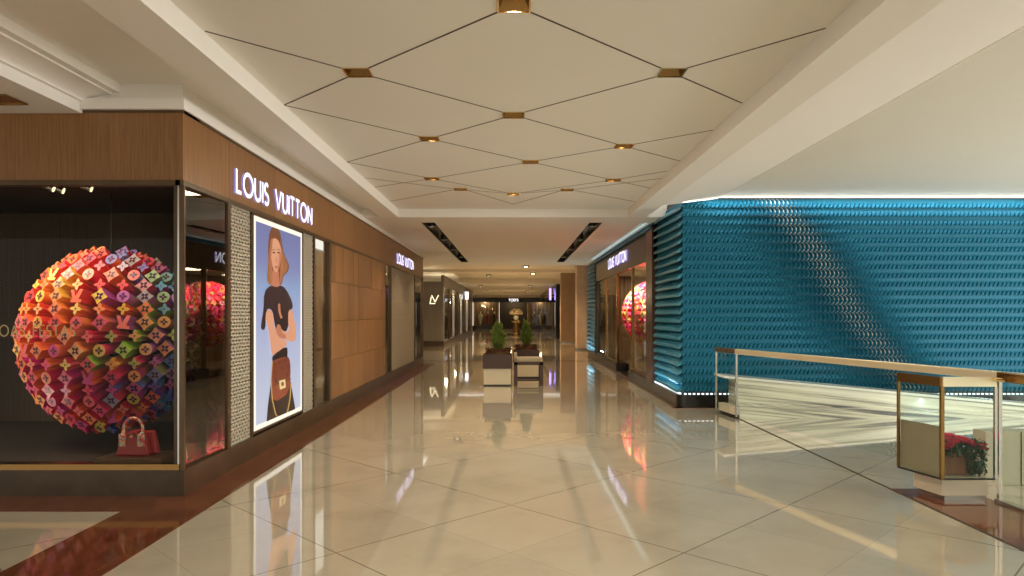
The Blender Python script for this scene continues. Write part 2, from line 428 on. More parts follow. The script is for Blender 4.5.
# downlights in the openings
LIT={0:14,9:9}
for i,(x,y) in enumerate(nodes):
    lab={0:'square brass ceiling light shining nearest the camera',1:'unlit square brass ceiling light, nearest on the left side',2:'unlit square brass ceiling light, nearest on the right side',
     3:'unlit square brass ceiling light in the middle line behind the lit one',4:'brass ceiling light second from the camera on the left side',5:'brass ceiling light second from the camera on the right side',
     6:'brass ceiling light just right of the middle line, fourth row back',7:'brass ceiling light third from the camera on the left side',8:'brass ceiling light third from the camera on the right side',
     9:'small shining brass ceiling light in the middle line, farther back',10:'farthest brass ceiling light on the left side',11:'farthest brass ceiling light on the right side'}[i]
    t=thing('ceiling_downlight',lab,'ceiling light',(x,y,H_UP),'square brass downlights in the diamond ceiling')
    b=MB(); d=.11; w=.055
    o=[(x-S,y-S),(x+S,y-S),(x+S,y+S),(x-S,y+S)]; q=[(x-w,y-w),(x+w,y-w),(x+w,y+w),(x-w,y+w)]
    for k in range(4):
        a1,a2,b1,b2=o[k],o[(k+1)%4],q[k],q[(k+1)%4]
        b.face([(*a1,H_UP),(*a2,H_UP),(*b2,H_UP+d),(*b1,H_UP+d)])
    b.face([(*p,H_UP+d) for p in q])
    b.build('reflector',M['brassd'],t)
    b=MB(); frame_xy(b,x,y,S+.006,S+.006,.012,H_UP-.006,H_UP+.002); b.build('frame',M['brass'],t)
    b=MB(); b.lathe(x,y,[(.0,H_UP+d-.035),(.022,H_UP+d-.035),(.03,H_UP+d-.001)],12); b.build('bulb',M['lamp'] if i in LIT else M['lampdim'],t)
    if i in LIT or i in (4,5,7,8): light('SPOT',(x,y,H_UP+.04),{0:60,9:60}.get(i,35),(1,.84,.62),.04,spot=2.3)
# slots
for k,(x0,x1) in enumerate(SLX):
    t=thing('slot_light',['long black recessed slot light in the ceiling on the left','long black recessed slot light in the ceiling on the right'][k],'ceiling light',((x0+x1)/2,19.5,H_LO),'black slot lights')
    b=MB(); b.box(x0,x1,*SLY,H_LO+.16,H_LO+.17); b.box(x0-.005,x0,*SLY,H_LO,H_LO+.17); b.box(x1,x1+.005,*SLY,H_LO,H_LO+.17)
    b.box(x0,x1,SLY[0]-.005,SLY[0],H_LO,H_LO+.17); b.box(x0,x1,SLY[1],SLY[1]+.005,H_LO,H_LO+.17); b.build('housing',M['black'],t)
    for yy in (14.9,17.6,20.3,23.0):
        b=MB(); cx=(x0+x1)/2; b.lathe(cx,yy,[(.0,H_LO+.09),(.05,H_LO+.09),(.085,H_LO+.01),(.09,H_LO+.01),(.09,H_LO+.15)],16)
        s=b.build('spotlight',M['steel'],t)
        b=MB(); b.lathe(cx,yy,[(.0,H_LO+.08),(.045,H_LO+.08),(.045,H_LO+.088),(0,H_LO+.088)],12); b.build('bulb',M['lampdim'],s)
        light('SPOT',(cx,yy,H_LO+.005),60,(1,.72,.42),.05,spot=2.0)

# ------------------------------------------------------------------ LEFT STOREFRONT
XF=-2.90; YF=6.11; ZP=.23; ZG=2.765; ZT=CZ+1.79
t=thing('storefront','long wood-panelled boutique front with bronze plinth and fascia on the left','storefront',(XF,YF,0))
b=MB(); b.box(-14,XF+.012,YF-.012,YF+.25,0,ZP); b.box(XF-.25,XF+.012,YF+.25,22.4,0,ZP); b.build('plinth',M['plinth'],t)
# fascia with panel joints
random.seed(3)
b=MB(); x=XF
edges=[XF,-3.85,-4.75,-5.7,-6.6,-7.5,-8.4,-9.3,-14]
for i in range(len(edges)-1):
    tn=random.uniform(.85,1.08); b.box(edges[i]-(.003 if i else .061),edges[i+1],YF,YF+.06,ZG,ZT-.004,0,(tn,)*3)
ed=[YF]+[7.1+1.38*k for k in range(12)]
ed=[e for e in ed if e<22.3]+[22.4]
for i in range(len(ed)-1):
    tn=random.uniform(.85,1.1); b.box(XF-.06,XF,ed[i]+(0 if i==0 else .004),ed[i+1],ZG,ZT-.004,0,(tn,)*3)
b.build('fascia',M['wood'],t,attr='tone')
one('cornice_strip',M['bronze'],t,(-14,XF+.01,YF-.01,YF+.3,ZT-.02,ZT),(XF-.1,XF+.01,YF,22.4,ZT-.02,ZT))
b=MB(); b.box(-14,XF-.02,YF-.02,YF+.08,ZG-.035,ZG+.01); b.box(XF-.06,XF+.014,YF-.02,22.4,ZG-.035,ZG+.01); b.build('lintel',M['bronze'],t)
b=MB(); b.box(-14,XF-.03,YF-.012,YF+.12,ZP,ZP+.05); b.build('ledge',M['brassd'],t)
b=MB(); b.box(XF-.085,XF-.02,YF+.005,YF+.02,ZP,ZG); b.build('corner_post',M['plinth'],t)
b=MB(); b.box(XF-.05,XF-.035,YF+.0,YF+.02,ZP,ZG); b.build('corner_bead',M['steel'],t)
b=MB(); b.box(XF-.03,XF+.008,YF+.0,YF+.03,ZP,ZG); b.build('corner_post',M['bronze'],t)
b=MB(); b.box(XF-.05,XF+.01,7.05,7.12,ZP,ZG); b.build('mullion',M['bronze'],t)
# panes
b=MB(); b.box(-14,XF-.105,YF+.02,YF+.03,ZP+.05,ZG-.03); pane=b.build('window_pane',M['glassf'],t)
b=MB(); b.bar((XF-.055,YF+.04,(ZP+ZG)/2),(XF-.012,7.05,(ZP+ZG)/2),.010,ZG-ZP-.04); b.build('window_pane',M['glassd'],t)
# mesh lattice panels
def lattice(y0,y1,z0,z1,pitch,w,parent):
    b=MB(); Xb=XF-.02
    def seg(c,s):
        # line z = s*y + c clipped
        pts=[]
        for yy in (y0,y1):
            zz=s*yy+c
            if z0<=zz<=z1: pts.append((yy,zz))
        for zz in (z0,z1):
            yy=(zz-c)/s
            if y0<yy<y1: pts.append((yy,zz))
        if len(pts)>=2:
            pts.sort(); p,q=pts[0],pts[-1]
            if abs(p[0]-q[0])>.004: b.bar((Xb,*p),(Xb,*q),.008,w,up=(0,0,1))
    sl=.9
    for s in (sl,-sl):
        lo=min(z0-s*y0,z0-s*y1); hi=max(z1-s*y0,z1-s*y1); c=lo
        while c<hi: seg(c,s); c+=pitch
    o=b.build('lattice_panel',M['lattice'],parent)
    one('backing_panel',M['latback'],o,(XF-.05,XF-.03,y0,y1,z0,z1))
lattice(7.12,7.70,ZP,ZG-.03,.075,.030,t)
lattice(9.60,10.12,ZP,ZG-.03,.075,.030,t)
lattice(16.6,20.5,ZP,ZG-.03,.085,.034,t)
b=MB(); b.box(XF-.05,XF+.005,7.70,7.735,ZP,ZG-.03); b.box(XF-.05,XF+.005,9.53,9.60,ZP,ZG-.03); b.box(XF-.05,XF+.005,7.70,9.6,ZG-.06,ZG-.03); b.build('poster_surround',M['bronze'],t)
for a,c in ((10.12,10.18),(10.95,11.07),(15.74,15.80),(16.5,16.6),(20.5,20.6),(22.32,22.4)): one('window_frame',M['bronze'],t,(XF-.08,XF+.006,a,c,ZP,ZG))
for a,c in ((10.18,10.95),(15.80,16.5),(20.6,22.32)):
    one('window_pane',M['glass'],t,(XF-.04,XF-.03,a,c,ZP,ZG))
# wood wall panels
b=MB(); rows=[ZP,.86,1.49,2.12,ZG]
for r in range(4):
    cuts=[11.07]+[11.07+(.78 if r%2 else 1.2)+1.17*k for k in range(6)]
    cuts=[c for c in cuts if c<15.6]+[15.74]
    for i in range(len(cuts)-1):
        sub=(cuts[i+1]-cuts[i])/3
        for k in range(3):
            tn=random.uniform(.82,1.12)
            b.box(XF-.05,XF+random.choice([0,.002,.004]),cuts[i]+sub*k+(.005 if k==0 else 0),cuts[i]+sub*(k+1),rows[r]+.004,rows[r+1]-.002,0,(tn,)*3)
b.build('wood_panelling',M['wood'],t,attr='tone')
one('backing_wall',M['dark'],t,(XF-.12,XF-.06,7.12,10.12,0,ZG),(XF-.12,XF-.06,11.07,15.74,0,ZG),(XF-.12,XF-.06,16.6,20.5,0,ZG))
# end return wall of the storefront
one('end_wall',M['wood'],t,(-3.6,XF-.06,22.36,22.4,0,ZT))
# interior: display room behind the front pane
b=MB(); b.box(-14,XF-.13,8.75,8.8,ZP,ZG+.3); structure('wall_display',b,M['dark2'],'dark brown ribbed back wall of the display window')
b=MB(); b.box(-14,XF-.13,YF+.25,8.75,ZP-.02,ZP+.02); structure('trim_16',b,M['dark'],'dark floor of the display window')
b=MB(); b.box(-14,XF-.06,YF+.06,8.75,ZG+.10,ZG+.14); structure('trim_17',b,M['dark'],'dark ceiling of the display window')
# interiors further on (warm)
b=MB(); b.box(-4.6,-4.55,9.0,22.3,ZP-.1,ZG+.3); b.box(-4.55,XF-.1,9.0,9.05,0,ZG); structure('wall_left',b,M['mid'],'warm inner wall of the boutique')
b=MB(); b.box(-4.55,-4.50,10.3,10.42,ZP,ZG,); b.box(-4.5,-4.3,10.6,10.9,ZP,1.9)
t2=thing('display_cabinet','tall wooden cabinet inside the boutique behind the first narrow window','cabinet',(-4.35,10.7,0))
b=MB(); b.box(-4.54,-4.1,10.5,11.5,0,2.0); b.build('body',M['wood'],t2)
for k in range(4): one('shelf',M['brass'],t2,(-4.099,-4.0,10.5,11.5,.5+.4*k,.52+.4*k))
for yy in (10.5,16.2,21.5): light('POINT',(-3.7,yy,2.5),14,(1,.7,.4),.1)
# window spotlights
for k,(px,py,yy) in enumerate(((47,188,6.55),(57,190,6.75),(85,188,6.6))):
    x=(px-VX)/F*yy; z=CZ+(VY-py)/F*yy
    s=thing('window_spotlight',['leftmost of three small spotlights at the top of the display window','middle one of three small spotlights at the top of the display window','rightmost of three small spotlights at the top of the display window'][k],'spotlight',(x,yy,ZG+.1),'display window spotlights')
    b=MB(); b.tube([(x-.03,yy,z+.03),(x+.05,yy+.02,z-.005)],.035,14); b.build('housing',M['steel'],s)
    b=MB(); b.tube([(x,yy,z+.02),(x,yy,ZG+.10)],.008,6); b.build('stem',M['black'],s)
    b=MB(); b.tube([(x+.051,yy+.02,z-.006),(x+.054,yy+.021,z-.007)],.03,12); b.build('lens',M['lampdim'],s)
for x,e in ((-5.9,38),(-5.2,34),(-4.4,18),(-3.3,14)):
    light('SPOT',(x,6.22,ZG+.05),e*1.35,(1,.86,.68),.04,aim=(-4.4+(x+4.4)*.3,7.0,1.3),spot=1.7)
light('SPOT',(-5.4,6.26,ZP+.1),16,(1,.86,.68),.04,aim=(-4.5,7.0,1.3),spot=1.6)  # added low fill for the underside of the ball, no fixture
light('SPOT',(-3.25,6.2,ZG+.05),8,(1,.86,.68),.03,aim=(-3.3,6.4,.4),spot=.8)

# shop sign letters
def lv_sign(y0,y1,z,cap,x,n,label):
    s=thing('store_sign',label,'sign',(x,(y0+y1)/2,z))
    if n>0: letters('LOUIS VUITTON',(x,y0,z),(0,1,0),(0,0,1),(1,0,0),y1-y0,cap,.040,.018,[M['letter'],M['letters']],s,track=.24)
    else: letters('LOUIS VUITTON',(x,y1,z),(0,-1,0),(0,0,1),(-1,0,0),y1-y0,cap,.045,.035,[M['letter'],M['letters']],s,track=.24)
lv_sign(7.24,9.95,CZ+1.28,.235,XF+.004,1,'glowing white boutique name in capitals above the lightbox poster')
lv_sign(17.3,20.1,CZ+1.28,.235,XF+.004,1,'small glowing white boutique name on the far end of the wooden fascia')
s=thing('window_lettering','thin gold holiday greeting lettered on the display window glass','lettering',((0-VX)/F*6.12,6.12,1.4))
x1=(74-VX)/F*6.12; x0=x1-.72
letters('BOAS FESTAS',(x0,YF+.02,CZ-.195),(1,0,0),(0,0,1),(0,-1,0),.72,.095,.010,.002,[M['gold'],M['gold']],s,track=.3)

# ------------------------------------------------------------------ LIGHTBOX POSTER
def PP(px,py,lift=0):
    Y=F*(-XF-.0)/(VX-px); return (XF+.02+lift, Y, CZ+(VY-py)*Y/F)
t=thing('lightbox_poster','tall backlit poster of a woman in black with a brown handbag','poster',(XF,8.6,.26))
PY0,PY1,PZ0,PZ1=7.735,9.50,.29,2.70
b=MB()
b.box(XF-.05,XF+.012,PY0,PY1,PZ0-.03,PZ1+.02); b.build('casing',M['bronze'],t)
M['pframe']=emat('lightbox_edge',(1,.93,.76),.60)
b=MB(); w=.055; Xp=XF+.012
b.box(Xp,Xp+.006,PY0+.01,PY0+w,PZ0,PZ1); b.box(Xp,Xp+.006,PY1-w,PY1-.01,PZ0,PZ1); b.box(Xp,Xp+.006,PY0+w,PY1-w,PZ0,PZ0+w); b.box(Xp,Xp+.006,PY0+w,PY1-w,PZ1-w,PZ1)
b.build('light_frame',M['pframe'],t)
pm=mat('poster_print',(0,0,0),.3)
at=N(pm,'ShaderNodeAttribute'); at.attribute_name='ink'; L(pm,at.outputs['Color'],BS(pm).inputs['Emission Color']); BS(pm).inputs['Emission Strength'].default_value=.52
b=MB()
def srgb(r,g,bb): return tuple(((c/255)/12.92 if c/255<=.04045 else ((c/255+.055)/1.055)**2.4) for c in (r,g,bb))
Xp=XF+.0135
NB=16
def bgc(f):
    stops=[(0,(200,206,224)),(.35,(184,191,218)),(.6,(156,168,206)),(.66,(140,172,208)),(.8,(128,137,182)),(1,(112,121,170))]
    for (a,c1),(d,c2) in zip(stops,stops[1:]):
        if f<=d: k=(f-a)/(d-a); return srgb(*[p+(q-p)*k for p,q in zip(c1,c2)])
zz0,zz1=PZ0+w,PZ1-w; yy0,yy1=PY0+w,PY1-w
for i in range(NB):
    f0,f1=i/NB,(i+1)/NB; za,zb=zz0+(zz1-zz0)*f0,zz0+(zz1-zz0)*f1
    c0,c1=bgc(f0),bgc(f1)
    b.face([(Xp,yy0,za),(Xp,yy1,za),(Xp,yy1,zb),(Xp,yy0,zb)],0,[c0,c0,c1,c1])
layer=[0]
def A(x,y): return (230+x/4.8,210+y/4.8)
def B(x,y): return (230+x/4.8,320+y/4.8)
def tri_poly(pts,c,sm=2):
    # smooth outline then fan through tessellation
    from mathutils.geometry import tessellate_polygon
    P=pts
    for _ in range(sm):
        Q=[]
        for i in range(len(P)):
            p,q=P[i],P[(i+1)%len(P)]
            Q+= [(p[0]*.75+q[0]*.25,p[1]*.75+q[1]*.25),(p[0]*.25+q[0]*.75,p[1]*.25+q[1]*.75)]
        P=Q
    layer[0]+=1; X=Xp+.0004*layer[0]
    W=[]
    for p in P:
        q=PP(*p); W.append(Vector((X,min(max(q[1],yy0),yy1),min(max(q[2],zz0),zz1))))
    for tr in tessellate_polygon([[Vector((v.y,v.z,0)) for v in W]]):
        b.face([W[i] for i in tr],0,c)
def line_poly(pts,w,c):
    for p,q in zip(pts,pts[1:]):
        dx,dy=q[0]-p[0],q[1]-p[1]; l=math.hypot(dx,dy) or 1; nx,ny=-dy/l*w/2,dx/l*w/2
        tri_poly([(p[0]+nx,p[1]+ny),(q[0]+nx,q[1]+ny),(q[0]-nx,q[1]-ny),(p[0]-nx,p[1]-ny)],c,0)
    layer[0]-= max(0,len(pts)-2)
hair=srgb(122,72,44); hairl=srgb(176,112,70); skin=srgb(226,160,124); skind=srgb(196,124,92); blk=srgb(38,28,32)
tri_poly([A(188,90),A(212,74),A(232,96),A(244,150),A(250,200),A(266,238),A(282,272),A(268,302),A(250,315),A(246,356),A(222,366),A(178,360),A(170,320),A(178,260),A(176,190),A(180,130)],hair)
tri_poly([A(236,130),A(246,190),A(262,238),A(276,270),A(262,300),A(248,310),A(244,350),A(232,352),A(236,280),A(240,210)],hairl,1)
tri_poly([A(198,285),A(228,275),A(230,345),A(240,370),A(215,385),A(188,370),A(194,330)],skind)
tri_poly([A(203,132),A(226,142),A(240,185),A(239,240),A(230,282),A(216,302),A(203,290),A(194,252),A(190,200),A(194,155)],skin)
tri_poly([A(230,200),A(239,205),A(237,250),A(228,284),A(220,296),A(228,255)],skind,1)
tri_poly([A(186,150),A(200,128),A(196,180),A(191,215),A(194,265),A(200,310),A(194,358),A(174,356),A(172,300),A(178,220)],hairl,1)
for ex in (204,227): 
    tri_poly([A(ex-8,204),A(ex,199),A(ex+7,205),A(ex,209)],blk,1)
    line_poly([A(ex-9,194),A(ex,188),A(ex+8,193)],.6,hair)
tri_poly([A(214,212),A(218,240),A(222,252),A(212,253)],skind,1)
tri_poly([A(206,272),A(214,267),A(224,272),A(215,281)],srgb(190,70,62),1)
for q in range(9):
    line_poly([A(184+q*2.2,150-q*4),A(180+q*.8,230),A(176+q*2.0,300),A(180+q*2,350)] if q<4 else [A(222+q*2,110+q*7),A(234+q*2.6,180+q*5),A(238+q*4,250+q*4),A(236+q*3,310)],.35,[srgb(92,52,32),srgb(198,134,88)][q%2])
tri_poly([A(185,360),A(215,372),A(238,360),A(264,384),A(290,438),A(294,472),A(276,482),A(272,575),B(240,62),B(212,50),B(204,10),A(195,482),A(172,470),A(164,500),A(160,575),A(142,575),A(138,555),A(152,480),A(154,392)],blk,1)
tri_poly([A(164,478),A(196,482),A(206,575),B(214,48),B(228,88),B(266,100),B(262,126),B(206,170),B(190,166),B(182,80),B(166,0),A(160,540)],skin,1)
tri_poly([A(272,482),A(290,474),A(302,540),B(306,20),B(310,82),B(298,106),B(268,100),B(238,88),B(214,56),B(212,40),B(226,22),B(240,48),B(264,60),B(274,48),B(270,0)],skin,1)
tri_poly([B(212,36),B(222,18),B(236,30),B(240,62),B(262,74),B(256,92),B(228,86),B(212,60)],skind,1)
line_poly([A(176,400),A(190,430),A(198,470)],.5,srgb(80,66,70)); line_poly([A(262,400),A(276,440),A(280,476)],.5,srgb(80,66,70)); line_poly([A(200,392),A(224,400),A(246,390)],.4,srgb(74,60,64))
line_poly([A(226,450),A(228,490),A(238,520)],2.2,skind)
tri_poly([B(196,168),B(264,122),B(268,160),B(262,190),B(200,205),B(190,190)],blk,1)
tri_poly([B(192,200),B(268,175),B(282,300),B(303,420),B(303,445),B(165,502),B(170,420),B(186,300)],srgb(52,38,34),0)
bag=srgb(150,74,50); bagd=srgb(90,44,32)
tri_poly([B(190,214),B(200,192),B(266,172),B(278,200),B(282,345),B(196,402),B(190,320)],bag,1)
tri_poly([B(192,205),B(268,172),B(280,200),B(281,282),B(192,318)],srgb(128,62,42),1)
for cx,cy in ((205,215),(228,205),(252,196),(205,255),(268,225),(210,290),(262,262),(240,230)):
    tri_poly([B(cx-6,cy),B(cx,cy-16),B(cx+6,cy),B(cx,cy+16)],bagd,1)
line_poly([B(190,316),B(282,282)],.7,srgb(70,35,25))
tri_poly([B(224,292),B(254,284),B(256,324),B(228,334)],srgb(236,214,150),0)
tri_poly([B(233,300),B(246,297),B(247,314),B(235,318)],bag,0)
chain=srgb(214,170,90)
line_poly([B(190,200),B(184,290),B(190,380),B(206,450),B(216,476)],.9,chain)
line_poly([B(282,300),B(276,380),B(264,440),B(258,462)],.9,chain)
b.build('printed_panel',pm,t,attr='ink')

# ------------------------------------------------------------------ MONOGRAM SPHERE
def shape_pts(kind,r):
    if kind==0: return [(r*.92*math.cos(2*PI*i/20),r*.92*math.sin(2*PI*i/20)) for i in range(20)]
    if kind==1:   # concave diamond
        P=[]
        c=[(0,1.1),(1.1,0),(0,-1.1),(-1.1,0)]
        for i in range(4):
            p,q=Vector(c[i]),Vector(c[(i+1)%4]); m_=(p+q)*.36
            for k in range(5):
                s=k/5; v=p*(1-s)**2+m_*2*s*(1-s)+q*s*s; P.append((v.x*r,v.y*r))
        return P
    if kind==2:   # four petal star
        P=[]
        for i in range(16):
            a=2*PI*i/16; rr=(1.05,.72,.40,.72)[i%4]; P.append((r*rr*math.cos(a),r*rr*math.sin(a)))
        return P
    return [(-.95*r,.9*r),(-.5*r,.9*r),(-.1*r,-.1*r),(.4*r,.95*r),(.95*r,.95*r),(.45*r,-.45*r),(.9*r,-.5*r),(.9*r,-.9*r),(-.75*r,-.9*r),(-.75*r,-.5*r),(-.5*r,-.4*r)]
ANCH=[((-.95,.0),[(235,110,40),(240,170,70),(225,60,90)]),((-.6,.5),[(240,120,50),(235,190,60),(225,60,50),(240,140,60)]),((-.2,.85),[(215,35,45),(225,50,55),(235,110,60)]),
 ((.25,.8),[(215,30,50),(225,60,50),(120,120,190)]),((.65,.7),[(60,150,210),(190,70,150),(150,190,140)]),((.9,.35),[(150,70,170),(190,60,150),(90,150,200)]),
 ((.9,0),[(235,235,240),(150,110,200),(150,200,215)]),((.5,.1),[(150,200,60),(200,110,190),(230,150,80)]),((.1,.3),[(235,90,50),(230,180,50),(180,90,180),(235,120,70)]),
 ((-.3,.1),[(235,130,70),(220,40,80),(235,190,90)]),((.1,-.2),[(140,190,50),(220,50,90),(230,160,60),(190,50,140)]),((-.7,-.4),[(225,40,100),(235,120,60),(200,40,130)]),
 ((-.3,-.6),[(215,30,80),(230,90,60),(190,40,130)]),((.1,-.6),[(180,40,130),(215,50,90),(80,100,190),(200,170,60)]),((.6,-.35),[(110,60,170),(60,120,200),(190,180,70),(150,50,150)]),
 ((.7,-.65),[(50,90,200),(90,60,170),(60,150,210)]),((.3,-.9),[(200,40,60),(60,90,190),(225,90,60)])]
def pick(u,v):
    best=sorted(ANCH,key=lambda a:(a[0][0]-u)**2+(a[0][1]-v)**2+random.uniform(0,.12))[0]
    return random.choice(best[1])
def mixc(a,c,k): return tuple(p*(1-k)+q*k for p,q in zip(a,c))
def peg(mb,p,d,r,Ln,kind,cols,roll,taper):
    d=d.normalized(); up=Vector((0,0,1)); s=d.cross(up)
    if s.length<.1: s=d.cross(Vector((0,1,0)))
    s.normalize(); s=-s; w=s.cross(d)*-1; w.normalize()
    if w.z<0: w=-w
    cr,sr=math.cos(roll),math.sin(roll); S2,W2=s*cr+w*sr,w*cr-s*sr
    P=shape_pts(kind,r); k=len(P)
    tip=[p+S2*x+W2*y for x,y in P]; bas=[p-d*Ln+(S2*x+W2*y)*taper for x,y in P]
    side1,side2,rim,motif=cols
    for i in range(k):
        j=(i+1)%k; mb.face([bas[i],bas[j],tip[j],tip[i]],0,[side2,side2,side1,side1])
    mb.face(tip,0,rim)
    e=d*.0035
    if kind!=3:
        if kind in (0,1):
            q=[p+e+(S2*x+W2*y) for x,y in shape_pts(2,r*(.62 if kind==0 else .50))]
            if kind==1:
                q=[p+e+(S2*(x*.707-y*.707)+W2*(x*.707+y*.707)) for x,y in shape_pts(2,r*.58)]
            mb.face(q,0,motif)
            mb.face([p+e*2+(S2*x+W2*y)*.12 for x,y in shape_pts(0,r)],0,rim)
        else: mb.face([p+e+(S2*x+W2*y)*.16 for x,y in shape_pts(0,r)],0,motif)
    else:
        mb.face([p+e+(S2*x+W2*y)*.0 for x,y in P][:3],0,motif) if False else None
def sphere_pegs(C,R,Q,facing,span,dr,row,step,seed,pegr,Ln,bright=1.0,kz=1):
    """returns [(pos,dir,args)] on a sphere of centre C facing a horizontal direction"""
    random.seed(seed); out=[]
    n=int(PI/row); fa=math.atan2(facing[1],facing[0])
    for i in range(n+1):
        el=-PI/2+row*(i+.5)
        cr=math.cos(el)
        if cr<.12: 
            continue
        m_=max(1,int(round(span*cr/step)))
        for k in range(m_):
            az=fa+(-.5+(k+.5+(.5 if i%2 else 0))/m_)*span
            nvec=Vector((math.cos(az)*cr,math.sin(az)*cr,math.sin(el)))
            p=C+Vector((nvec.x*R,nvec.y*R,nvec.z*R*kz)); out.append((p,nvec,i,k))
    return out
def col4(u,v,bright=1.0):
    c1=pick(u,v); c2=pick(u+random.uniform(-.3,.3),v+random.uniform(-.3,.3)); c3=pick(u,v)
    rimc=mixc(c3,(250,225,150) if random.random()<.55 else (240,150,170),random.uniform(.1,.5))
    L_=lambda c:tuple(min(1,q*bright) for q in srgb(*[min(255,max(0,z)) for z in c]))
    return (L_(c1),L_(c2),L_(rimc),L_(mixc(c1,(40,5,45),.72)))
C=Vector((-4.22,7.3,CZ-.27)); R=.82; KZ=1.15
Qp=Vector((-3.87,8.35,CZ-.25))
view=(Vector((0,0,CZ))-C).normalized()
ex=view.cross(Vector((0,0,1))).normalized()*-1
if ex.x<0: ex=-ex
sp=thing('monogram_sphere','huge ball of multicoloured monogram-shaped blocks in the left display window','display sculpture',(C.x,C.y,C.z))
b=MB(); b.ball(C,R*.70,R*.70,R*.75,32,20); b.build('core',mat('black_core',(.01,.008,.008),.7),sp,smooth=True)
b=MB(); b.tube([C+Vector((0,0,R*.6)),(C.x,C.y,ZG+.10)],.006,6); b.build('hanging_wire',M['black'],sp)
pg=[]
for p,nv,i,k in sphere_pegs(C,R,Qp,(view.x,view.y),math.radians(250),0,.142,.238,5,.07,.4,kz=KZ):
    random.seed(i*97+k)
    kind=[1,0,1,3,1,0,1,0][(k+i//2*3)%8] if i%2==0 else [2,2,2,1][(k+i//2)%4]
    r={0:.064,1:.078,2:.060,3:.070}[kind]
    d=(p-Qp).normalized()
    u=(p-C).dot(ex)/R; v=(p-C).z/R/KZ
    pg.append((p,nv,d,r,kind,col4(u,v),random.uniform(-.12,.12),nv.dot(view)))
pg.sort(key=lambda q:-q[7])
big=MB()
for n_,(p,nv,d,r,kind,cols,roll,fc) in enumerate(pg):
    dist=(p-Qp).length; Ln=.5; tp=max(.3,(dist-Ln)/dist)
    if n_<100:
        mb=MB(); peg(mb,p,d,r,Ln,kind,cols,roll,tp); mb.build('block',M['paint'],sp,attr='paint')
    else: peg(big,p,d,r,Ln,kind,cols,roll,tp)
o=big.build('blocks',M['paint'],sp,attr='paint'); o['kind']='stuff'

# ------------------------------------------------------------------ HANDBAG on its riser
M['redl']=noisy('red_leather',(.30,.022,.025),(.36,.030,.032),40,.35)
M['strap']=mat('patterned_strap',(.8,.3,.2),.5)
vo=N(M['strap'],'ShaderNodeTexVoronoi'); vo.inputs['Scale'].default_value=60
L(M['strap'],N(M['strap'],'ShaderNodeNewGeometry').outputs['Position'],vo.inputs['Vector'])
cr_=N(M['strap'],'ShaderNodeSeparateColor'); L(M['strap'],vo.outputs['Color'],cr_.inputs[0])
L(M['strap'],ramp(M['strap'],cr_.outputs[0],[(0,(.6,.05,.05)),(.35,(.75,.15,.08)),(.55,(.8,.65,.45)),(.8,(.35,.55,.6))]),BS(M['strap']).inputs['Base Color'])
rx=thing('display_riser','low dark slab under the red handbag','display stand',(-3.4,6.45,ZP+.02))
b=MB(); b.box(-3.74,-3.14,6.2,6.6,ZP+.02,ZP+.075); b.build('slab',M['bronze'],rx,bevel=.004)
hb=thing('handbag','small red leather handbag with a patterned top handle','handbag',(-3.37,6.38,ZP+.075))
zb=ZP+.076; cx,cy=-3.455,6.40
b=MB()
def lerp(a,c,k): return a+(c-a)*k
for (xa,xb,ya,yb,k) in ((cx-.165,cx+.135,cy-.075,cy+.01,0),(cx-.13,cx+.175,cy+.01,cy+.09,1)):
    tpx=.045
    P=[(xa,ya,zb),(xb,ya,zb),(xa,yb,zb),(xb,yb,zb),(xa+tpx,ya+.012,zb+.215),(xb-tpx,ya+.012,zb+.215),(xa+tpx,yb-.01,zb+.215),(xb-tpx,yb-.01,zb+.215)]
    b.hexa([Vector(p) for p in P])
b.build('body',M['redl'],hb,bevel=.015)
b=MB(); b.box(cx-.06,cx+.04,cy-.085,cy+.06,zb+.2,zb+.225); b.build('flap',M['redl'],hb,bevel=.006)
b=MB(); b.tube([(cx-.02,cy-.09,zb+.17),(cx-.01,cy-.09,zb+.20),(cx,cy-.09,zb+.17)],.005,6); b.build('clasp',M['brass'],hb)
hp=[(cx-.10,cy-.072,zb+.13),(cx-.10,cy-.068,zb+.20)]+[(cx-.015-.09*math.cos(a),cy-.05,zb+.22+.125*math.sin(a)) for a in [i*PI/12 for i in range(13)]]+[(cx+.07,cy-.068,zb+.20),(cx+.07,cy-.072,zb+.13)]
b=MB(); b.tube(hp,[.02,.018]+[.013]*13+[.018,.02],10); b.build('handle',M['strap'],hb,smooth=True)
for xx in (cx-.10,cx+.07): one('handle_tab',M['strap'],hb,(xx-.03,xx+.03,cy-.083,cy-.068,zb+.09,zb+.20))
for xx in (cx-.12,cx-.08,cx+.05,cx+.09): one('stud',M['brass'],hb,(xx-.005,xx+.005,cy-.088,cy-.07,zb+.10,zb+.11))

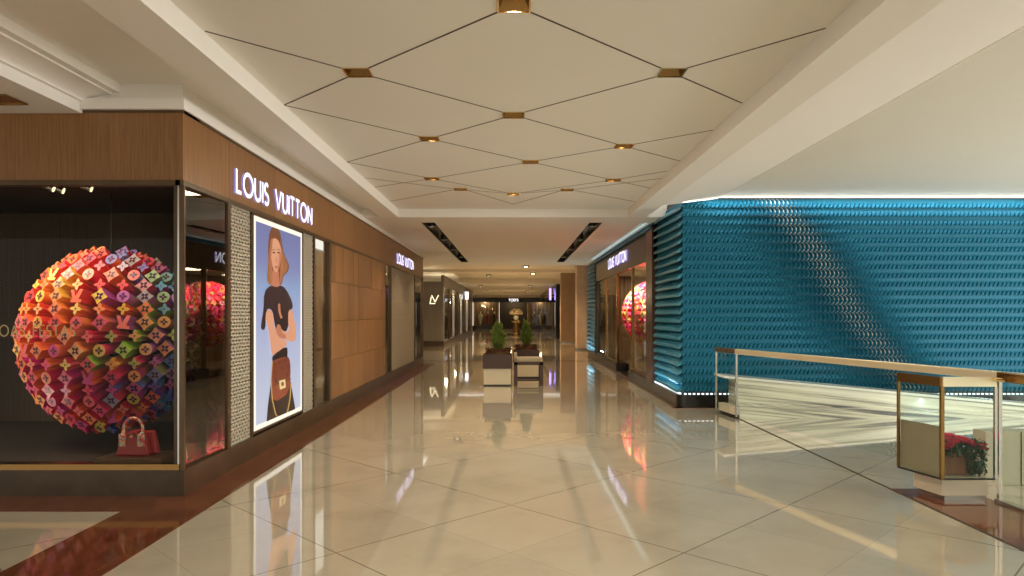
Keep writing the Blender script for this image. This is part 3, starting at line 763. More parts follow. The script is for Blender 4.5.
# ------------------------------------------------------------------ RIGHT BLUE STOREFRONT
XR=2.92; YR=11.96; ZB=.22; ZRT=CZ+1.98
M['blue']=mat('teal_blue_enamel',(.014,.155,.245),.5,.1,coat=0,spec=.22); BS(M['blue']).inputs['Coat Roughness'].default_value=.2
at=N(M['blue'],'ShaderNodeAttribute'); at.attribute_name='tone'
sc_=N(M['blue'],'ShaderNodeMix',data_type='RGBA'); L(M['blue'],at.outputs['Fac'],sc_.inputs['Factor']); sc_.inputs['A'].default_value=(.009,.122,.200,1); sc_.inputs['B'].default_value=(.60,.58,.52,1)  # second colour is the painted edge glint
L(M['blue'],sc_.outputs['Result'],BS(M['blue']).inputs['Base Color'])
st=thing('storefront','boutique front clad in rippling teal-blue scales on the right','storefront',(XR,YR,0))
PIT,ROW=.0725,.152
def amp(x,z):
    # diagonal wave of opened scales, strongest along the line from the top left to lower right
    c=4.52+(ZRT-z)*.70+.05*math.sin(z*3)
    d=(x-c)
    a=math.exp(-(d/(.95 if d<0 else .62))**2)
    e=max(0,(x-8.35-(ZRT-z)*.35))
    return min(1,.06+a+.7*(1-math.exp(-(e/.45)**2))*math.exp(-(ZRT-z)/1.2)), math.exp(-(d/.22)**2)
def scales(umin,umax,z0,z1,place,nx,nz,ampf):
    """relief sheet: place(u,z,h) -> point"""
    me_v=[];me_f=[];cols=[]
    cnt=int((umax-umin)/PIT*nx); rows=int(round((z1-z0)/ROW)); rz=(z1-z0)/rows
    zs=[]
    for r in range(rows):
        for k in range(nz+1): zs.append((r,min(k/nz,.999)))
    for (r,tt) in zs:
        z=z0+(r+tt)*rz
        for i in range(cnt+1):
            u=umin+(umax-umin)*i/cnt
            a,pk=ampf(u,z)
            bul=(1-(2*tt-1)**2)*.55
            ph=((u/PIT)-bul*(.75)+r*0.0)%1.0
            tri=(ph/.72) if ph<.72 else (1-ph)/.28      # asymmetrical fin
            low=min(1,max(0,(1.0-tt)*1.6-.15)) if a<.4 else 1
            lw=1/(1+math.exp((tt-.42)*14)); wv=(.35+.65*math.sin(PI*tt)**.5)
            h=.002+tri*(.085*max(0,a-.1)*wv+.010*lw)+.034*lw*(0 if .62<ph<.95 else 1)+.002*(1-tt)
            me_v.append(place(u,z,h)); 
            glint=1 if (tri>.6 and (tt<.14 or tt>.90)) else 0
            cols.append(min(.9,(pk*1.0+max(0,a-.3)*.30)*glint + (pk*.75 if tri>.8 else 0)))  # glints of reflected light painted pale onto the scale edges
    w=cnt+1
    for j in range(len(zs)-1):
        for i in range(cnt):
            a0=j*w+i; me_f.append((a0,a0+1,a0+w+1,a0+w))
    return me_v,me_f,cols
def scale_mesh(name,data,parent):
    v,f,c=data
    me=bpy.data.meshes.new(name); me.from_pydata(v,[],f); me.materials.append(M['blue'])
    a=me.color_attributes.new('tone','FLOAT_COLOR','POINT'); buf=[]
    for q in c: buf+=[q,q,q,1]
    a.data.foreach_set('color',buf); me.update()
    o=bpy.data.objects.new(name,me); COL.objects.link(o); o.parent=parent; o.matrix_parent_inverse=parent.matrix_basis.inverted(); return o
ZC0=ZB+.05
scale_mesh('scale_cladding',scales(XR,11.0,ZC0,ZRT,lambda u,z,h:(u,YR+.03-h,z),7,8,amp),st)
wav=lambda u,z:(.15+.5*abs(math.sin(u*1.1+z*.9)),.25)
# side face: broad fins seen edge-on
M['fin']=mat('blue_metal_fin',(.045,.26,.37),.3,.2)
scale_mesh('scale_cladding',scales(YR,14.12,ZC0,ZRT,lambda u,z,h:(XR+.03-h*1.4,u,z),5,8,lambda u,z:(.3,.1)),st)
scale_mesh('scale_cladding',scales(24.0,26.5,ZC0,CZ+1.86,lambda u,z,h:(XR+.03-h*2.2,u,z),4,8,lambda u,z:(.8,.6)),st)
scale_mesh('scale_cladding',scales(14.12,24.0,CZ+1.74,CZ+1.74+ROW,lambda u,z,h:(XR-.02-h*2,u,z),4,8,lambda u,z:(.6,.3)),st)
rr=int(round((ZRT-ZC0)/ROW)); rz=(ZRT-ZC0)/rr
for r in range(rr):
    b=MB(); z=ZC0+rz*(r+.02); y=YR+.02; pts0=[]
    while y<14.1:
        pts0.append((y,.045+.022*math.sin(y*2.2+r*.45))); y+=.12
    for (ya,wa),(yb,wb) in zip(pts0,pts0[1:]):
        b.hexa([Vector(q) for q in ((XR-wa-.02,ya,z-.03),(XR+.01,ya,z+.02),(XR-wb-.02,yb,z-.03),(XR+.01,yb,z+.02),(XR-wa-.02,ya,z+.012),(XR+.01,ya,z+.085),(XR-wb-.02,yb,z+.012),(XR+.01,yb,z+.085))])
    b.build('fin',M['fin'],st)
    if r<rr-1:
        b=MB()
        b.hexa([Vector(q) for q in ((XR-.09,24.0,z-.03),(XR+.01,24.0,z+.03),(XR-.09,26.5,z-.03),(XR+.01,26.5,z+.03),(XR-.09,24.0,z+.0),(XR+.01,24.0,z+.08),(XR-.09,26.5,z+.0),(XR+.01,26.5,z+.08))])
        b.build('fin',M['fin'],st)
light('AREA',(XR-.16,13.0,ZB+.06),5,(.6,.9,1),.04,sy=2.0,aim=(XR-.1,13.0,3)).rotation_euler=(PI,0,0)
light('AREA',(XR-.20,19.0,ZT+.02),1.2,(.55,.9,1),.05,sy=9.5,aim=(XR,19,3)).rotation_euler=(PI,0,0)
light('AREA',(XR-.22,25.2,ZB+.06),10,(.6,.9,1),.05,sy=2.2,aim=(XR,19,3)).rotation_euler=(PI,0,0)
b=MB(); b.box(XR+.04,11,YR+.04,YR+.14,0,ZRT+.1); b.box(XR+.04,XR+.14,YR+.14,14.12,0,ZRT+.1); b.box(XR+.04,XR+.14,24,26.5,0,H_LO); b.box(XR+.04,11,26.4,26.5,0,H_LO); b.box(XR+.04,XR+.14,14.12,24,CZ+1.7,ZRT+.1); b.build('backing_wall',M['dark'],st)
b=MB(); 
def rounded(b,x0,y0,r,z0,z1,x1,y1):
    pts=[(x1,y0)]+[(x0+r-r*math.sin(a),y0+r-r*math.cos(a)) for a in [i*PI/16 for i in range(9)]]+[(x0,y1)]
    k=len(pts)
    for i in range(k-1):
        p,q=pts[i],pts[i+1]; b.face([(*p,z0),(*q,z0),(*q,z1),(*p,z1)])
    b.face([(*p,z1) for p in pts]+[(x1,y1,z1)])
rounded(b,XR-.10,YR-.10,.14,0,ZB,11,17.0); b.build('plinth',M['black'],st)
one('plinth',M['black'],st,(XR-.06,XR+.3,19.3,26.5,0,ZB))
b=MB(); x=XR+.02
while x<9.6: b.box(x,x+.035,YR-.045,YR-.02,ZB,ZB+.02); x+=.075
y=YR+.02
while y<14.1: b.box(XR-.045,XR-.02,y,y+.035,ZB,ZB+.02); y+=.075
b.build('led_strip',M['led'],st)
light('AREA',(6.4,YR-.05,ZB+.05),5,(.6,.9,1),.03,aim=(6.4,YR+.05,1.2),sy=6.5).rotation_euler=(0,0,0)
bpy.data.objects.remove(COL.objects[-1]) if False else None
# window wall of the blue store
sw=thing('shop_window','bronze-framed glazed entrance set into the blue storefront','shop window',(XR,19,0))
b=MB(); b.box(XR-.06,XR+.06,14.12,24.0,CZ+1.12,CZ+1.76); b.build('fascia',M['bronze'],sw)
M['rbr']=mat('reddish_bronze',(.11,.060,.045),.25,.4)
b=MB(); b.box(XR-.10,XR+.1,14.12,14.75,ZB,CZ+1.78); b.build('pillar',M['rbr'],sw)
b=MB(); b.box(XR-.04,XR+.04,23.85,24.0,ZB,CZ+1.12); b.build('pillar',M['bronze'],sw)
for y0,y1 in ((16.85,17.0),(19.3,19.5),(21.6,21.68)): one('mullion',M['brassd'],sw,(XR-.03,XR+.03,y0,y1,ZB,CZ+1.12))
one('sill',M['bronze'],sw,(XR-.05,XR+.05,14.75,17.0,ZB,ZB+.05)); one('sill',M['bronze'],sw,(XR-.05,XR+.05,19.3,23.85,ZB,ZB+.05))
one('window_pane',M['glass'],sw,(XR,XR+.01,14.75,16.85,ZB+.05,CZ+1.12)); one('window_pane',M['glass'],sw,(XR,XR+.01,19.5,21.6,ZB+.05,CZ+1.12)); one('window_pane',M['glass'],sw,(XR,XR+.01,21.68,23.85,ZB+.05,CZ+1.12))
one('threshold',M['black'],sw,(XR-.08,XR+.8,17.0,19.3,0,.03))
lv_sign(17.35,20.6,CZ+1.34,.26,XR-.065,-1,'glowing white boutique name over the entrance of the blue store')
# its interior
b=MB(); b.box(6.0,6.05,14.2,24,0,CZ+1.9); b.box(XR+.15,6,24.0,24.05,0,CZ+1.9); b.box(XR+.15,6,14.14,14.19,0,CZ+1.9); structure('wall_right',b,M['slat'],'warm inner walls of the blue boutique')
b=MB(); b.box(XR+.06,6.0,14.2,24,CZ+1.3,CZ+1.34); structure('trim_18',b,M['ceil'],'inner ceiling of the blue boutique')
for yy in (16,19,22.3): light('AREA',(4.6,yy,CZ+1.27),34,(1,.72,.42),1.0)
light('SPOT',(3.05,16.0,2.7),380,(1,.8,.6),.05,aim=(3.8,17,1.5),spot=1.3); light('SPOT',(3.05,18.0,2.7),380,(1,.8,.6),.05,aim=(3.8,18.9,1.5),spot=1.3)
def small_sphere(C,R,seed,label):
    C=Vector(C); mb=MB(); mb.ball(C,R*.86,R*.86,R*.86,24,14,0,srgb(180,40,90))
    for p,nv,i,k in sphere_pegs(C,R,None,(-.75,-.66),2*PI,0,.165,.22,seed,.08,.2):
        random.seed(i*31+k+seed); kind=[1,2,0,2][(i*2+k)%4]
        cs=random.choice([(245,90,140),(250,190,120),(245,130,180),(235,80,80),(215,215,120),(255,220,200)]); c2=random.choice([(240,60,120),(250,170,90),(235,60,60)])
        peg(mb,p,nv,.075*R/.9,.16,kind,(srgb(*c2),srgb(*c2),srgb(*cs),srgb(150,30,90)),0,.8)
    o=mb.build('monogram_sphere',M['paint'],attr='paint'); tag(o,label,'display sculpture','pink monogram balls in the blue store')
    mb=MB(); mb.tube([(C.x,C.y,C.z+R*.8),(C.x,C.y,CZ+1.3)],.01,6); mb.build('hanging_wire',M['steel'],o)
small_sphere((3.86,18.75,CZ),.92,3,'pink and yellow ball seen through the open entrance of the blue store')
small_sphere((3.90,16.80,CZ),.92,9,'pink and yellow ball behind the nearest pane of the blue store')
for k,zz in enumerate((.9,1.3,1.7,2.1)):
    s=thing('display_shelf',['lowest','second lowest','second highest','highest'][k]+' glass shelf with a bag in the far window of the blue store','shelf',(3.8,21.6,zz),'glass shelves in the blue store')
    one('board',M['brass'],s,(3.5,4.1,20.2,23.4,zz,zz+.02))
    one('bracket',M['brassd'],s,(3.78,3.82,23.4,23.995,zz,zz+.02))
    h=MB(); yy=21.0+.5*(k%2); h.hexa([Vector(q) for q in ((3.65,yy-.14,zz+.021),(3.85,yy-.14,zz+.021),(3.65,yy+.14,zz+.021),(3.85,yy+.14,zz+.021),(3.68,yy-.11,zz+.19),(3.82,yy-.11,zz+.19),(3.68,yy+.11,zz+.19),(3.82,yy+.11,zz+.19))])
    h.tube([(3.75,yy+.07*math.cos(a),zz+.18+.09*math.sin(a)) for a in [i*PI/8 for i in range(9)]],.008,6)
    tag(h.build('handbag',[M['redl'],M['wenge'],M['white'],M['wenge']][k]),['red','dark brown','cream','dark'][k]+' handbag on the '+['lowest','second lowest','second highest','highest'][k]+' shelf of the blue store','handbag','bags in the blue store')

# ------------------------------------------------------------------ BALUSTRADES
def rail(name,label,pts,H,posts,endposts=(),glass_z=.02,m='rail'):
    t=thing(name,label,'balustrade',(pts[0][0],pts[0][1],0))
    for (a,c) in zip(pts,pts[1:]):
        a3=Vector((a[0],a[1],0)); c3=Vector((c[0],c[1],0))
        b=MB(); b.bar(a3+Vector((0,0,H-.04)),c3+Vector((0,0,H-.04)),.055,.08); b.build('handrail',M[m],t,bevel=.006)
        b=MB(); b.bar(a3+Vector((0,0,(H-.08+glass_z)/2)),c3+Vector((0,0,(H-.08+glass_z)/2)),.014,H-.08-glass_z); b.build('glass_pane',M['glassb'],t)
    for p in posts:
        b=MB(); b.box(p[0]-.014,p[0]+.014,p[1]-.014,p[1]+.014,glass_z,H-.08); b.build('post',M['steel'],t)
    return t
Hh=1.07
t=rail('glass_balustrade','far glass balustrade with a long brass handrail in front of the blue wall',[(3.29,11.26),(3.40,10.58)],Hh,[(3.29,11.26),(3.40,10.58)],glass_z=.03,m='steel')
b=MB(); b.bar((3.40,10.58,Hh-.04),(4.62,5.95,Hh-.04),.055,.08); b.build('handrail',M['rail'],t,bevel=.006)
b=MB(); b.bar((3.41,10.55,.5),(4.6,6.0,.5),.014,.94); b.build('glass_pane',M['glassb'],t)
b=MB(); b.bar((3.36,11.2,.12),(3.43,10.62,.12),.10,.12); b.build('stone_base',M['beige'],t); 
b=MB(); b.bar((3.38,11.2,.03),(3.44,10.66,.03),.09,.06); b.build('toe_kick',M['black'],t)
# projecting glass corner
t=thing('glass_corner','angular glass corner of the balustrade with brass frame on a stone foot','balustrade',(3.8,6.1,0))
A0,B0,C0_=(3.50,6.31),(3.61,5.85),(4.06,5.85)
gz=.21
for a,c,m_ in ((A0,B0,'brassd'),(B0,C0_,'rail')):
    b=MB(); b.bar((*a,Hh-.04),(*c,Hh-.04),.04,.08); b.build('handrail',M[m_],t)
    b=MB(); b.bar((*a,(Hh-.08+gz)/2),(*c,(Hh-.08+gz)/2),.012,Hh-.08-gz); b.build('glass_pane',M['glassb'],t)
    b=MB(); b.bar((*a,gz),(*c,gz),.02,.012); b.build('bottom_channel',M['black'],t)
for p,m_ in ((A0,'brassd'),(B0,'brassd'),(C0_,'steel')):
    b=MB(); w_=.011 if p!=B0 else .014; b.box(p[0]-w_,p[0]+w_,p[1]-w_,p[1]+w_,gz,Hh-.08); b.build('post',M[m_],t)
b=MB(); b.hexa([Vector(q) for q in ((3.66,5.93,.05),(4.05,5.93,.05),(3.60,6.25,.05),(4.05,6.25,.05),(3.66,5.93,.205),(4.05,5.93,.205),(3.60,6.25,.205),(4.05,6.25,.205))]); b.build('stone_foot',M['beige'],t)
b=MB(); b.hexa([Vector(q) for q in ((3.70,5.96,0),(4.05,5.96,0),(3.64,6.23,0),(4.05,6.23,0),(3.70,5.96,.05),(4.05,5.96,.05),(3.64,6.23,.05),(4.05,6.23,.05))]); b.build('toe_kick',M['steel'],t)
# beige side slab inside the corner
b=MB(); b.hexa([Vector(q) for q in ((3.515,6.30,gz+.01),(3.535,6.305,gz+.01),(3.622,5.87,gz+.01),(3.642,5.875,gz+.01),(3.515,6.30,.645),(3.535,6.305,.645),(3.622,5.87,.645),(3.642,5.875,.645))]); b.build('side_panel',M['bpan'] if 'bpan' in M else mat('taupe_panel',(.33,.25,.17),.12),t)
# near balustrade
t=rail('glass_balustrade','nearest glass balustrade with brass rail cut by the right edge',[(4.13,5.90),(4.13,-3)],1.11,[(4.13,5.90)],glass_z=.02,m='brassd')
one('bottom_channel',M['steel'],t,(4.10,4.16,-3,5.92,0,.03))
b=MB(); b.tube([(4.02,5.80,Hh-.02),(4.10,5.80,Hh-.02)],.018,12); b.build('rail_bracket',M['brass'],t)
# flower planter
fp=thing('flower_planter','wooden trough of red flowers behind the glass corner','planter',(3.86,6.1,.21))
b=MB(); b.box(3.69,4.02,6.02,6.22,.207,.40); b.build('trough',M['terra'],fp,bevel=.006)
random.seed(11)
def leafy(name,n,cen,ext,size,m,parent):
    b=MB()
    for _ in range(n):
        c=Vector(cen)+Vector((random.uniform(-1,1)*ext[0],random.uniform(-1,1)*ext[1],random.uniform(-1,1)*ext[2]))
        a=Vector((random.gauss(0,1),random.gauss(0,1),random.gauss(0,1))).normalized(); s=a.cross(Vector((.3,.2,1))).normalized()
        l=size*random.uniform(.6,1.3)
        b.face([c-a*l,c+s*l*.45,c+a*l,c-s*l*.45])
    return b.build(name,m,parent)
leafy('leaves',500,(3.85,6.08,.43),(.20,.15,.06),.030,M['leafd'],fp)
b=MB()
for _ in range(420):
    x,y=random.uniform(3.65,4.04),random.uniform(5.92,6.24); z=.47+.04*random.random()+.03*math.sin(x*20)
    for k in range(4):
        a=k*PI/2+random.random(); b.face([(x,y,z),(x+.02*math.cos(a),y+.02*math.sin(a)-.004,z+.004),(x+.026*math.cos(a+.6),y+.026*math.sin(a+.6),z+.016),(x+.012*math.cos(a+1.1),y+.012*math.sin(a+1.1),z+.004)])
b.build('blossoms',M['redf'],fp)
s=thing('shrub','dark green shrub at the right of the red flowers','shrub',(4.0,5.99,.207))
b=MB(); b.tube([(3.985,5.985,.207),(3.98,5.98,.45)],.008,6); b.build('stem',M['wenge'],s)
leafy('foliage',420,(3.985,5.985,.37),(.07,.05,.15),.026,M['leafd'],s)
# sloping marble parapet behind
M['strat']=mat('striped_marble',(.6,.56,.45),.12)
g=N(M['strat'],'ShaderNodeNewGeometry'); s_=N(M['strat'],'ShaderNodeSeparateXYZ'); L(M['strat'],g.outputs['Position'],s_.inputs[0])
hh=mathn(M['strat'],'MULTIPLY_ADD',s_.outputs[0],.10,s_.outputs[2])
cv=N(M['strat'],'ShaderNodeCombineXYZ'); L(M['strat'],hh,cv.inputs[2]); L(M['strat'],mathn(M['strat'],'MULTIPLY',s_.outputs[0],.02),cv.inputs[0])
f=noise_tex(M['strat'],14,vec=cv.outputs[0],detail=5,rough=.6)
L(M['strat'],ramp(M['strat'],f,[(.36,(.13,.13,.13)),(.45,(.42,.40,.34)),(.50,(.66,.61,.48)),(.62,(.80,.77,.66))]),BS(M['strat']).inputs['Base Color'])
pz=thing('marble_parapet','sloping striped pale marble parapet between the balustrade and blue wall','parapet',(5,11,0))
b=MB(); 
def slope_box(b,x0,x1,y0,y1,z0,za,zb): b.hexa([Vector(q) for q in ((x0,y0,z0),(x1,y0,z0),(x0,y1,z0),(x1,y1,z0),(x0,y0,za),(x1,y0,zb),(x0,y1,za),(x1,y1,zb))])
slope_box(b,3.52,8.9,10.9,11.35,0,.61,.08); b.build('wall',M['strat'],pz)
b=MB(); slope_box(b,3.46,8.9,10.62,10.9,0,.20,.03); b.build('step',M['strat'],pz)
b=MB(); b.hexa([Vector(q) for q in ((3.30,10.86,.60),(8.9,10.86,.08),(3.30,11.4,.60),(8.9,11.4,.08),(3.30,10.86,.635),(8.9,10.86,.115),(3.30,11.4,.635),(8.9,11.4,.115))]); b.build('lit_top',mat('skylit_white',(.80,.78,.72),.1),pz)  # white colour paints the skylight's shine on the parapet top
pz=thing('stone_block','low beige stone block behind the nearest balustrade pane','stone block',(5.1,6.9,0))
b=MB(); b.box(4.42,6.4,6.5,6.68,0,.50); b.build('block',M['beige'],pz,bevel=.004)
one('joint',M['joint'],pz,(4.75,4.756,6.495,6.5,0,.50))

# ------------------------------------------------------------------ PLANTERS AND BENCH
def planter(x,y,label,glabel):
    t=thing('planter_box',label,'planter',(x,y,0),'planter boxes with conifers')
    one('base_panel',M['white'],t,(x-.305,x+.305,y-.305,y+.305,.02,.385))
    one('foot',M['black'],t,(x-.31,x+.31,y-.31,y+.31,0,.03)); one('edge_strip',M['black'],t,(x+.305,x+.315,y-.31,y+.31,.03,.385))
    b=MB()
    for z0,z1 in ((.385,.70),): 
        b.box(x-.33,x+.33,y-.33,y-.30,z0,z1); b.box(x-.33,x+.33,y+.30,y+.33,z0,z1); b.box(x-.33,x-.30,y-.30,y+.30,z0,z1); b.box(x+.30,x+.33,y-.30,y+.30,z0,z1); b.box(x-.30,x+.30,y-.30,y+.30,z0,z0+.02)
    b.build('wooden_collar',M['wenge'],t)
    b=MB(); b.ball((x,y,.70),.29,.29,.11,16,8); m_=b.build('moss',M['moss'],t)
    leafy('ground_cover',600,(x,y,.79),(.29,.29,.035),.028,M['moss'],t)
    s=thing('conifer',glabel,'conifer',(x,y,.78),'small conifers'); random.seed(int(y*10))
    b=MB(); b.tube([(x,y,.72),(x,y,1.30)],[.02,.006],6); b.build('trunk',M['wenge'],s)
    b=MB()
    for _ in range(230):
        h=random.random()**1.2*.75; a=random.uniform(0,2*PI); ln=random.uniform(.16,.27)*(1.15-h*.6)
        out=random.uniform(.2,.85)*(1-h*.6); rr_=random.uniform(0,.085)*(1-h*.9); p0=Vector((x+math.cos(a)*rr_,y+math.sin(a)*rr_,.78+h*.6)); dr=Vector((math.cos(a)*out,math.sin(a)*out,1)).normalized()
        if _>190:
            a=random.uniform(0,2*PI); out=random.uniform(.03,.22); p0=Vector((x,y,.85+random.random()*.30)); dr=Vector((math.cos(a)*out,math.sin(a)*out,1)).normalized(); ln=random.uniform(.22,.36)
        for q in range(30):
            c=p0+dr*ln*(q/30)+Vector((random.gauss(0,.008),random.gauss(0,.008),0)); a2=random.uniform(0,2*PI)
            d=(dr+Vector((math.cos(a2)*.5,math.sin(a2)*.5,.1))).normalized(); l=random.uniform(.025,.06)
            sd=d.cross(Vector((random.gauss(0,1),random.gauss(0,1),.2))).normalized()*.009
            b.face([c-sd,c+sd,c+d*l])
    b.build('foliage',M['leaf'],s)
planter(-.345,15.44+.33,'cream and brown planter box on the left with a small conifer','small upright conifer in the left planter box')
planter(.335,17.4+.3,'cream and brown planter box behind the bench with a fuller conifer','fuller upright conifer in the planter behind the bench')
bt=thing('bench','dark wooden bench with a light grey cushioned seat','bench',(.34,15.8,0))
for sx in (.05,.625):
    for yy in (15.50,16.0):
        b=MB(); b.box(sx-.03,sx+.05,yy,yy+.08,0,.52); b.build('leg',M['wenge'],bt)
one('seat_frame',M['wenge'],bt,(.02,.675,15.50,16.08,.46,.53))
b=MB(); b.box(.03,.67,15.50,16.08,.53,.62); b.build('cushion',M['bench'],bt,bevel=.02)
one('stretcher',M['wenge'],bt,(.10,.60,15.52,15.56,.10,.14)); one('stretcher',M['wenge'],bt,(.10,.60,16.02,16.06,.10,.14))
b=MB(); b.box(.02,.09,15.5,16.08,.53,.72); b.build('arm',M['bench'],bt,bevel=.015)

# ------------------------------------------------------------------ FAR CORRIDOR
M['col1']=noisy('pinkish_stone',(.42,.32,.25),(.50,.40,.31),3,.4); M['col2']=noisy('taupe_stone',(.30,.21,.15),(.36,.26,.18),3,.35)
def column(x0,x1,y0,y1,h,m,label):
    t=thing('column',label,'column',((x0+x1)/2,(y0+y1)/2,0)); one('shaft',m,t,(x0,x1,y0,y1,.08,h)); one('base',M['steel'],t,(x0-.01,x1+.01,y0-.01,y1+.01,0,.08))
column(2.84,3.6,30.9,31.7,CZ+2.25,M['col1'],'nearer pinkish stone column right of the corridor')
column(2.62,3.40,38,38.8,CZ+2.25,M['col2'],'farther taupe stone column right of the corridor')
# grey panelled shop, left
M['gpan']=noisy('grey_panel',(.20,.185,.15),(.235,.215,.175),2,.4,stretch=(1,1,.2))
t=thing('storefront','grey panelled corner shop with a small gold emblem, beyond the wooden storefront','storefront',(-4,34.7,0))
b=MB()
for k in range(9): b.box(-6.6+.345*k,-6.6+.345*k+.338,34.7,34.8,.25,CZ+1.5)
b.build('front_panel',M['gpan'],t)
one('plinth',M['plinth'],t,(-6.6,-3.45,34.62,34.8,0,.25),(-3.6,-3.45,34.8,60,0,.25)); one('fascia',M['gpan'],t,(-6.6,-3.49,34.65,34.8,CZ+1.5,CZ+1.62),(-3.6,-3.46,34.8,60,CZ+1.35,CZ+1.95))
one('door_handle',M['wenge'],t,(-4.78,-4.70,34.64,34.70,.5,1.6))
for y0 in (35,38,41,44,47,50,53,56): 
    one('pillar',M['steel'] if (y0//3)%2 else M['bronze'],t,(-3.58,-3.46,y0,y0+.22,.25,CZ+1.35)); one('window_pane',M['glass'],t,(-3.53,-3.52,y0+.35,y0+3,.25,CZ+1.35))
b=MB(); em=(-3.98,34.68,CZ+.72)
s=thing('emblem','small glowing gold interlocking monogram on the grey shop panel','emblem',em)
letters('L',(em[0]-.16,34.698,em[2]-.20),(1,0,0),(.18,0,.98),(0,-1,0),.26,.34,.035,.01,[M['lampdim'],M['lampdim']],s,track=0)
letters('V',(em[0]-.08,34.696,em[2]-.12),(1,0,0),(0,0,1),(0,-1,0),.34,.34,.035,.012,[M['lampdim'],M['lampdim']],s,track=0)
b=MB(); b.box(-5.6,-5.55,34.9,60,0,CZ+1.9); structure('wall_far_left',b,M['slat'],'inner wall of the far left shops')
def mannequin(x,y,z0,m,label,group='mannequins in the far windows',h=1.7):
    s=thing('mannequin',label,'mannequin',(x,y,z0),group); k=h/1.75
    b=MB(); b.lathe(x,y,[(.16*k,z0+.0),(.16*k,z0+.02),(.02,z0+.03)],12); b.build('stand',M['steel'],s)
    b=MB(); b.lathe(x,y,[(.02,z0+.03),(.14*k,z0+.45*k),(.17*k,z0+.85*k),(.13*k,z0+1.05*k),(.19*k,z0+1.35*k),(.17*k,z0+1.44*k),(.05*k,z0+1.5*k),(.045*k,z0+1.54*k)],12); b.build('clothes',m,s,smooth=True)
    b=MB(); b.ball((x,y,z0+1.65*k),.085*k,.10*k,.12*k,10,8); b.build('head',M['white'],s,smooth=True)
    for sx in (-1,1):
        b=MB(); b.tube([(x+sx*.19*k,y,z0+1.38*k),(x+sx*.24*k,y,z0+1.08*k),(x+sx*.2*k,y-.06,z0+.82*k)],[.05*k,.04*k,.03*k],8); b.build('arm',m,s,smooth=True)
mannequin(-4.3,36.6,.0,M['redl'],'mannequin in red just inside the first pane of the grey shop'); mannequin(-4.2,40.0,.0,M['white'],'mannequin in cream inside the second bay of the grey shop'); mannequin(-4.2,43.4,.0,M['wenge'],'mannequin in brown inside the third bay of the grey shop')
for yy in (36,40,45,51): light('POINT',(-4.3,yy,2.8),30,(1,.8,.5),.15)
s=thing('blade_sign','small glowing white blade sign above the far left shops','sign',(-3.3,50,CZ+1.5)); one('panel',M['letter'],s,(-3.44,-3.2,49.9,50,CZ+1.05,CZ+1.6)); one('bracket',M['steel'],s,(-3.46,-3.44,49.92,49.98,CZ+1.2,CZ+1.5))
s=thing('display_screen','glowing violet screen strip in the narrow far window of the wooden boutique','screen',(-3.05,16.1,CZ)); one('panel',M['purple'],s,(-3.10,-3.08,16.0,16.12,CZ+.38,CZ+.62)); one('post',M['black'],s,(-3.10,-3.08,16.04,16.08,0,CZ+.38))
# right far shop
t=thing('storefront','dark narrow shop behind the columns on the right','storefront',(3,48,0))
one('fascia',M['black'],t,(2.85,5,46,72,CZ+1.55,CZ+1.98)); one('plinth',M['black'],t,(2.85,5,46,72,0,.3)); one('corner_pillar',M['black'],t,(2.85,3.2,46,46.6,.3,CZ+1.55),(4.6,5,46,46.4,.3,CZ+1.55))
one('window_pane',M['glass'],t,(2.86,2.87,46.6,71,.3,CZ+1.55)); one('back_wall',M['slat'],t,(4.9,5,46.6,72,.3,CZ+1.55))
mannequin(3.5,47.5,.3,M['white'],'white-clothed mannequin in the dark shop behind the columns',h=1.5)
mannequin(3.6,50.5,.3,M['redl'],'mannequin in red deeper in the dark shop behind the columns',h=1.5)
light('POINT',(3.6,48.4,2.9),60,(1,.8,.55),.1)
s=thing('blade_sign','tall glowing violet sign on the dark right-hand shop','sign',(2.7,50,CZ)); one('panel',M['purple'],s,(2.60,2.75,49.9,50,CZ+1.0,CZ+1.85)); one('bracket',M['black'],s,(2.75,2.85,49.92,49.98,CZ+1.3,CZ+1.4))
b=MB(); b.box(5,12,26.6,76,0,CZ+2.2); structure('wall_far_right',b,M['col2'],'plain walls beyond the columns')
b=MB(); b.box(-12,-6.6,22.4,76,0,CZ+2.2); structure('wall_far_side',b,M['col2'],'plain wall at the far left')
# TODS front
t=thing('storefront','black-fronted shoe shop closing the far end of the corridor','storefront',(0,74,0))
one('fascia',M['black'],t,(-4.3,4.5,73.8,74.2,CZ+1.25,CZ+1.75)); one('plinth',M['black'],t,(-4.3,-1.5,73.9,74.2,0,.35),(1.6,4.5,73.9,74.2,0,.35))
for x in (-4.2,-1.6,1.5,4.3): one('pillar',M['brassd'],t,(x,x+.12,73.9,74.1,0,CZ+1.25))
one('window_pane',M['glass'],t,(-4.1,-1.6,74,74.02,.35,CZ+1.25)); one('window_pane',M['glass'],t,(1.62,4.3,74,74.02,.35,CZ+1.25))
one('inner_wall',M['dark'],t,(-1.5,1.6,77,77.1,0,CZ+1.7)); one('window_back',M['slat'],t,(-4.3,-1.5,75.2,75.3,0,CZ+1.7),(1.6,4.5,75.2,75.3,0,CZ+1.7))
one('side_wall',M['col1'],t,(-8,-4.3,73.8,74.2,0,CZ+2.0)); one('side_wall',M['col1'],t,(4.5,8,73.8,74.2,0,CZ+2.0)); one('lintel',M['beige'],t,(-4.3,4.5,73.7,74.2,CZ+1.75,CZ+2.0)); one('threshold',M['black'],t,(-4.3,4.5,74.2,77.1,-.01,.02)); one('shop_ceiling',M['dark'],t,(-4.3,4.5,74.2,77.1,CZ+1.7,CZ+1.8))
s=thing('store_sign','white capital shop name on the black fascia at the far end','sign',(.2,73.8,CZ+1.35)); letters("TOD'S",(-.45,73.79,CZ+1.36),(1,0,0),(0,0,1),(0,-1,0),1.0,.24,.05,.02,[M['letter'],M['letters']],s,track=.2)
k=0
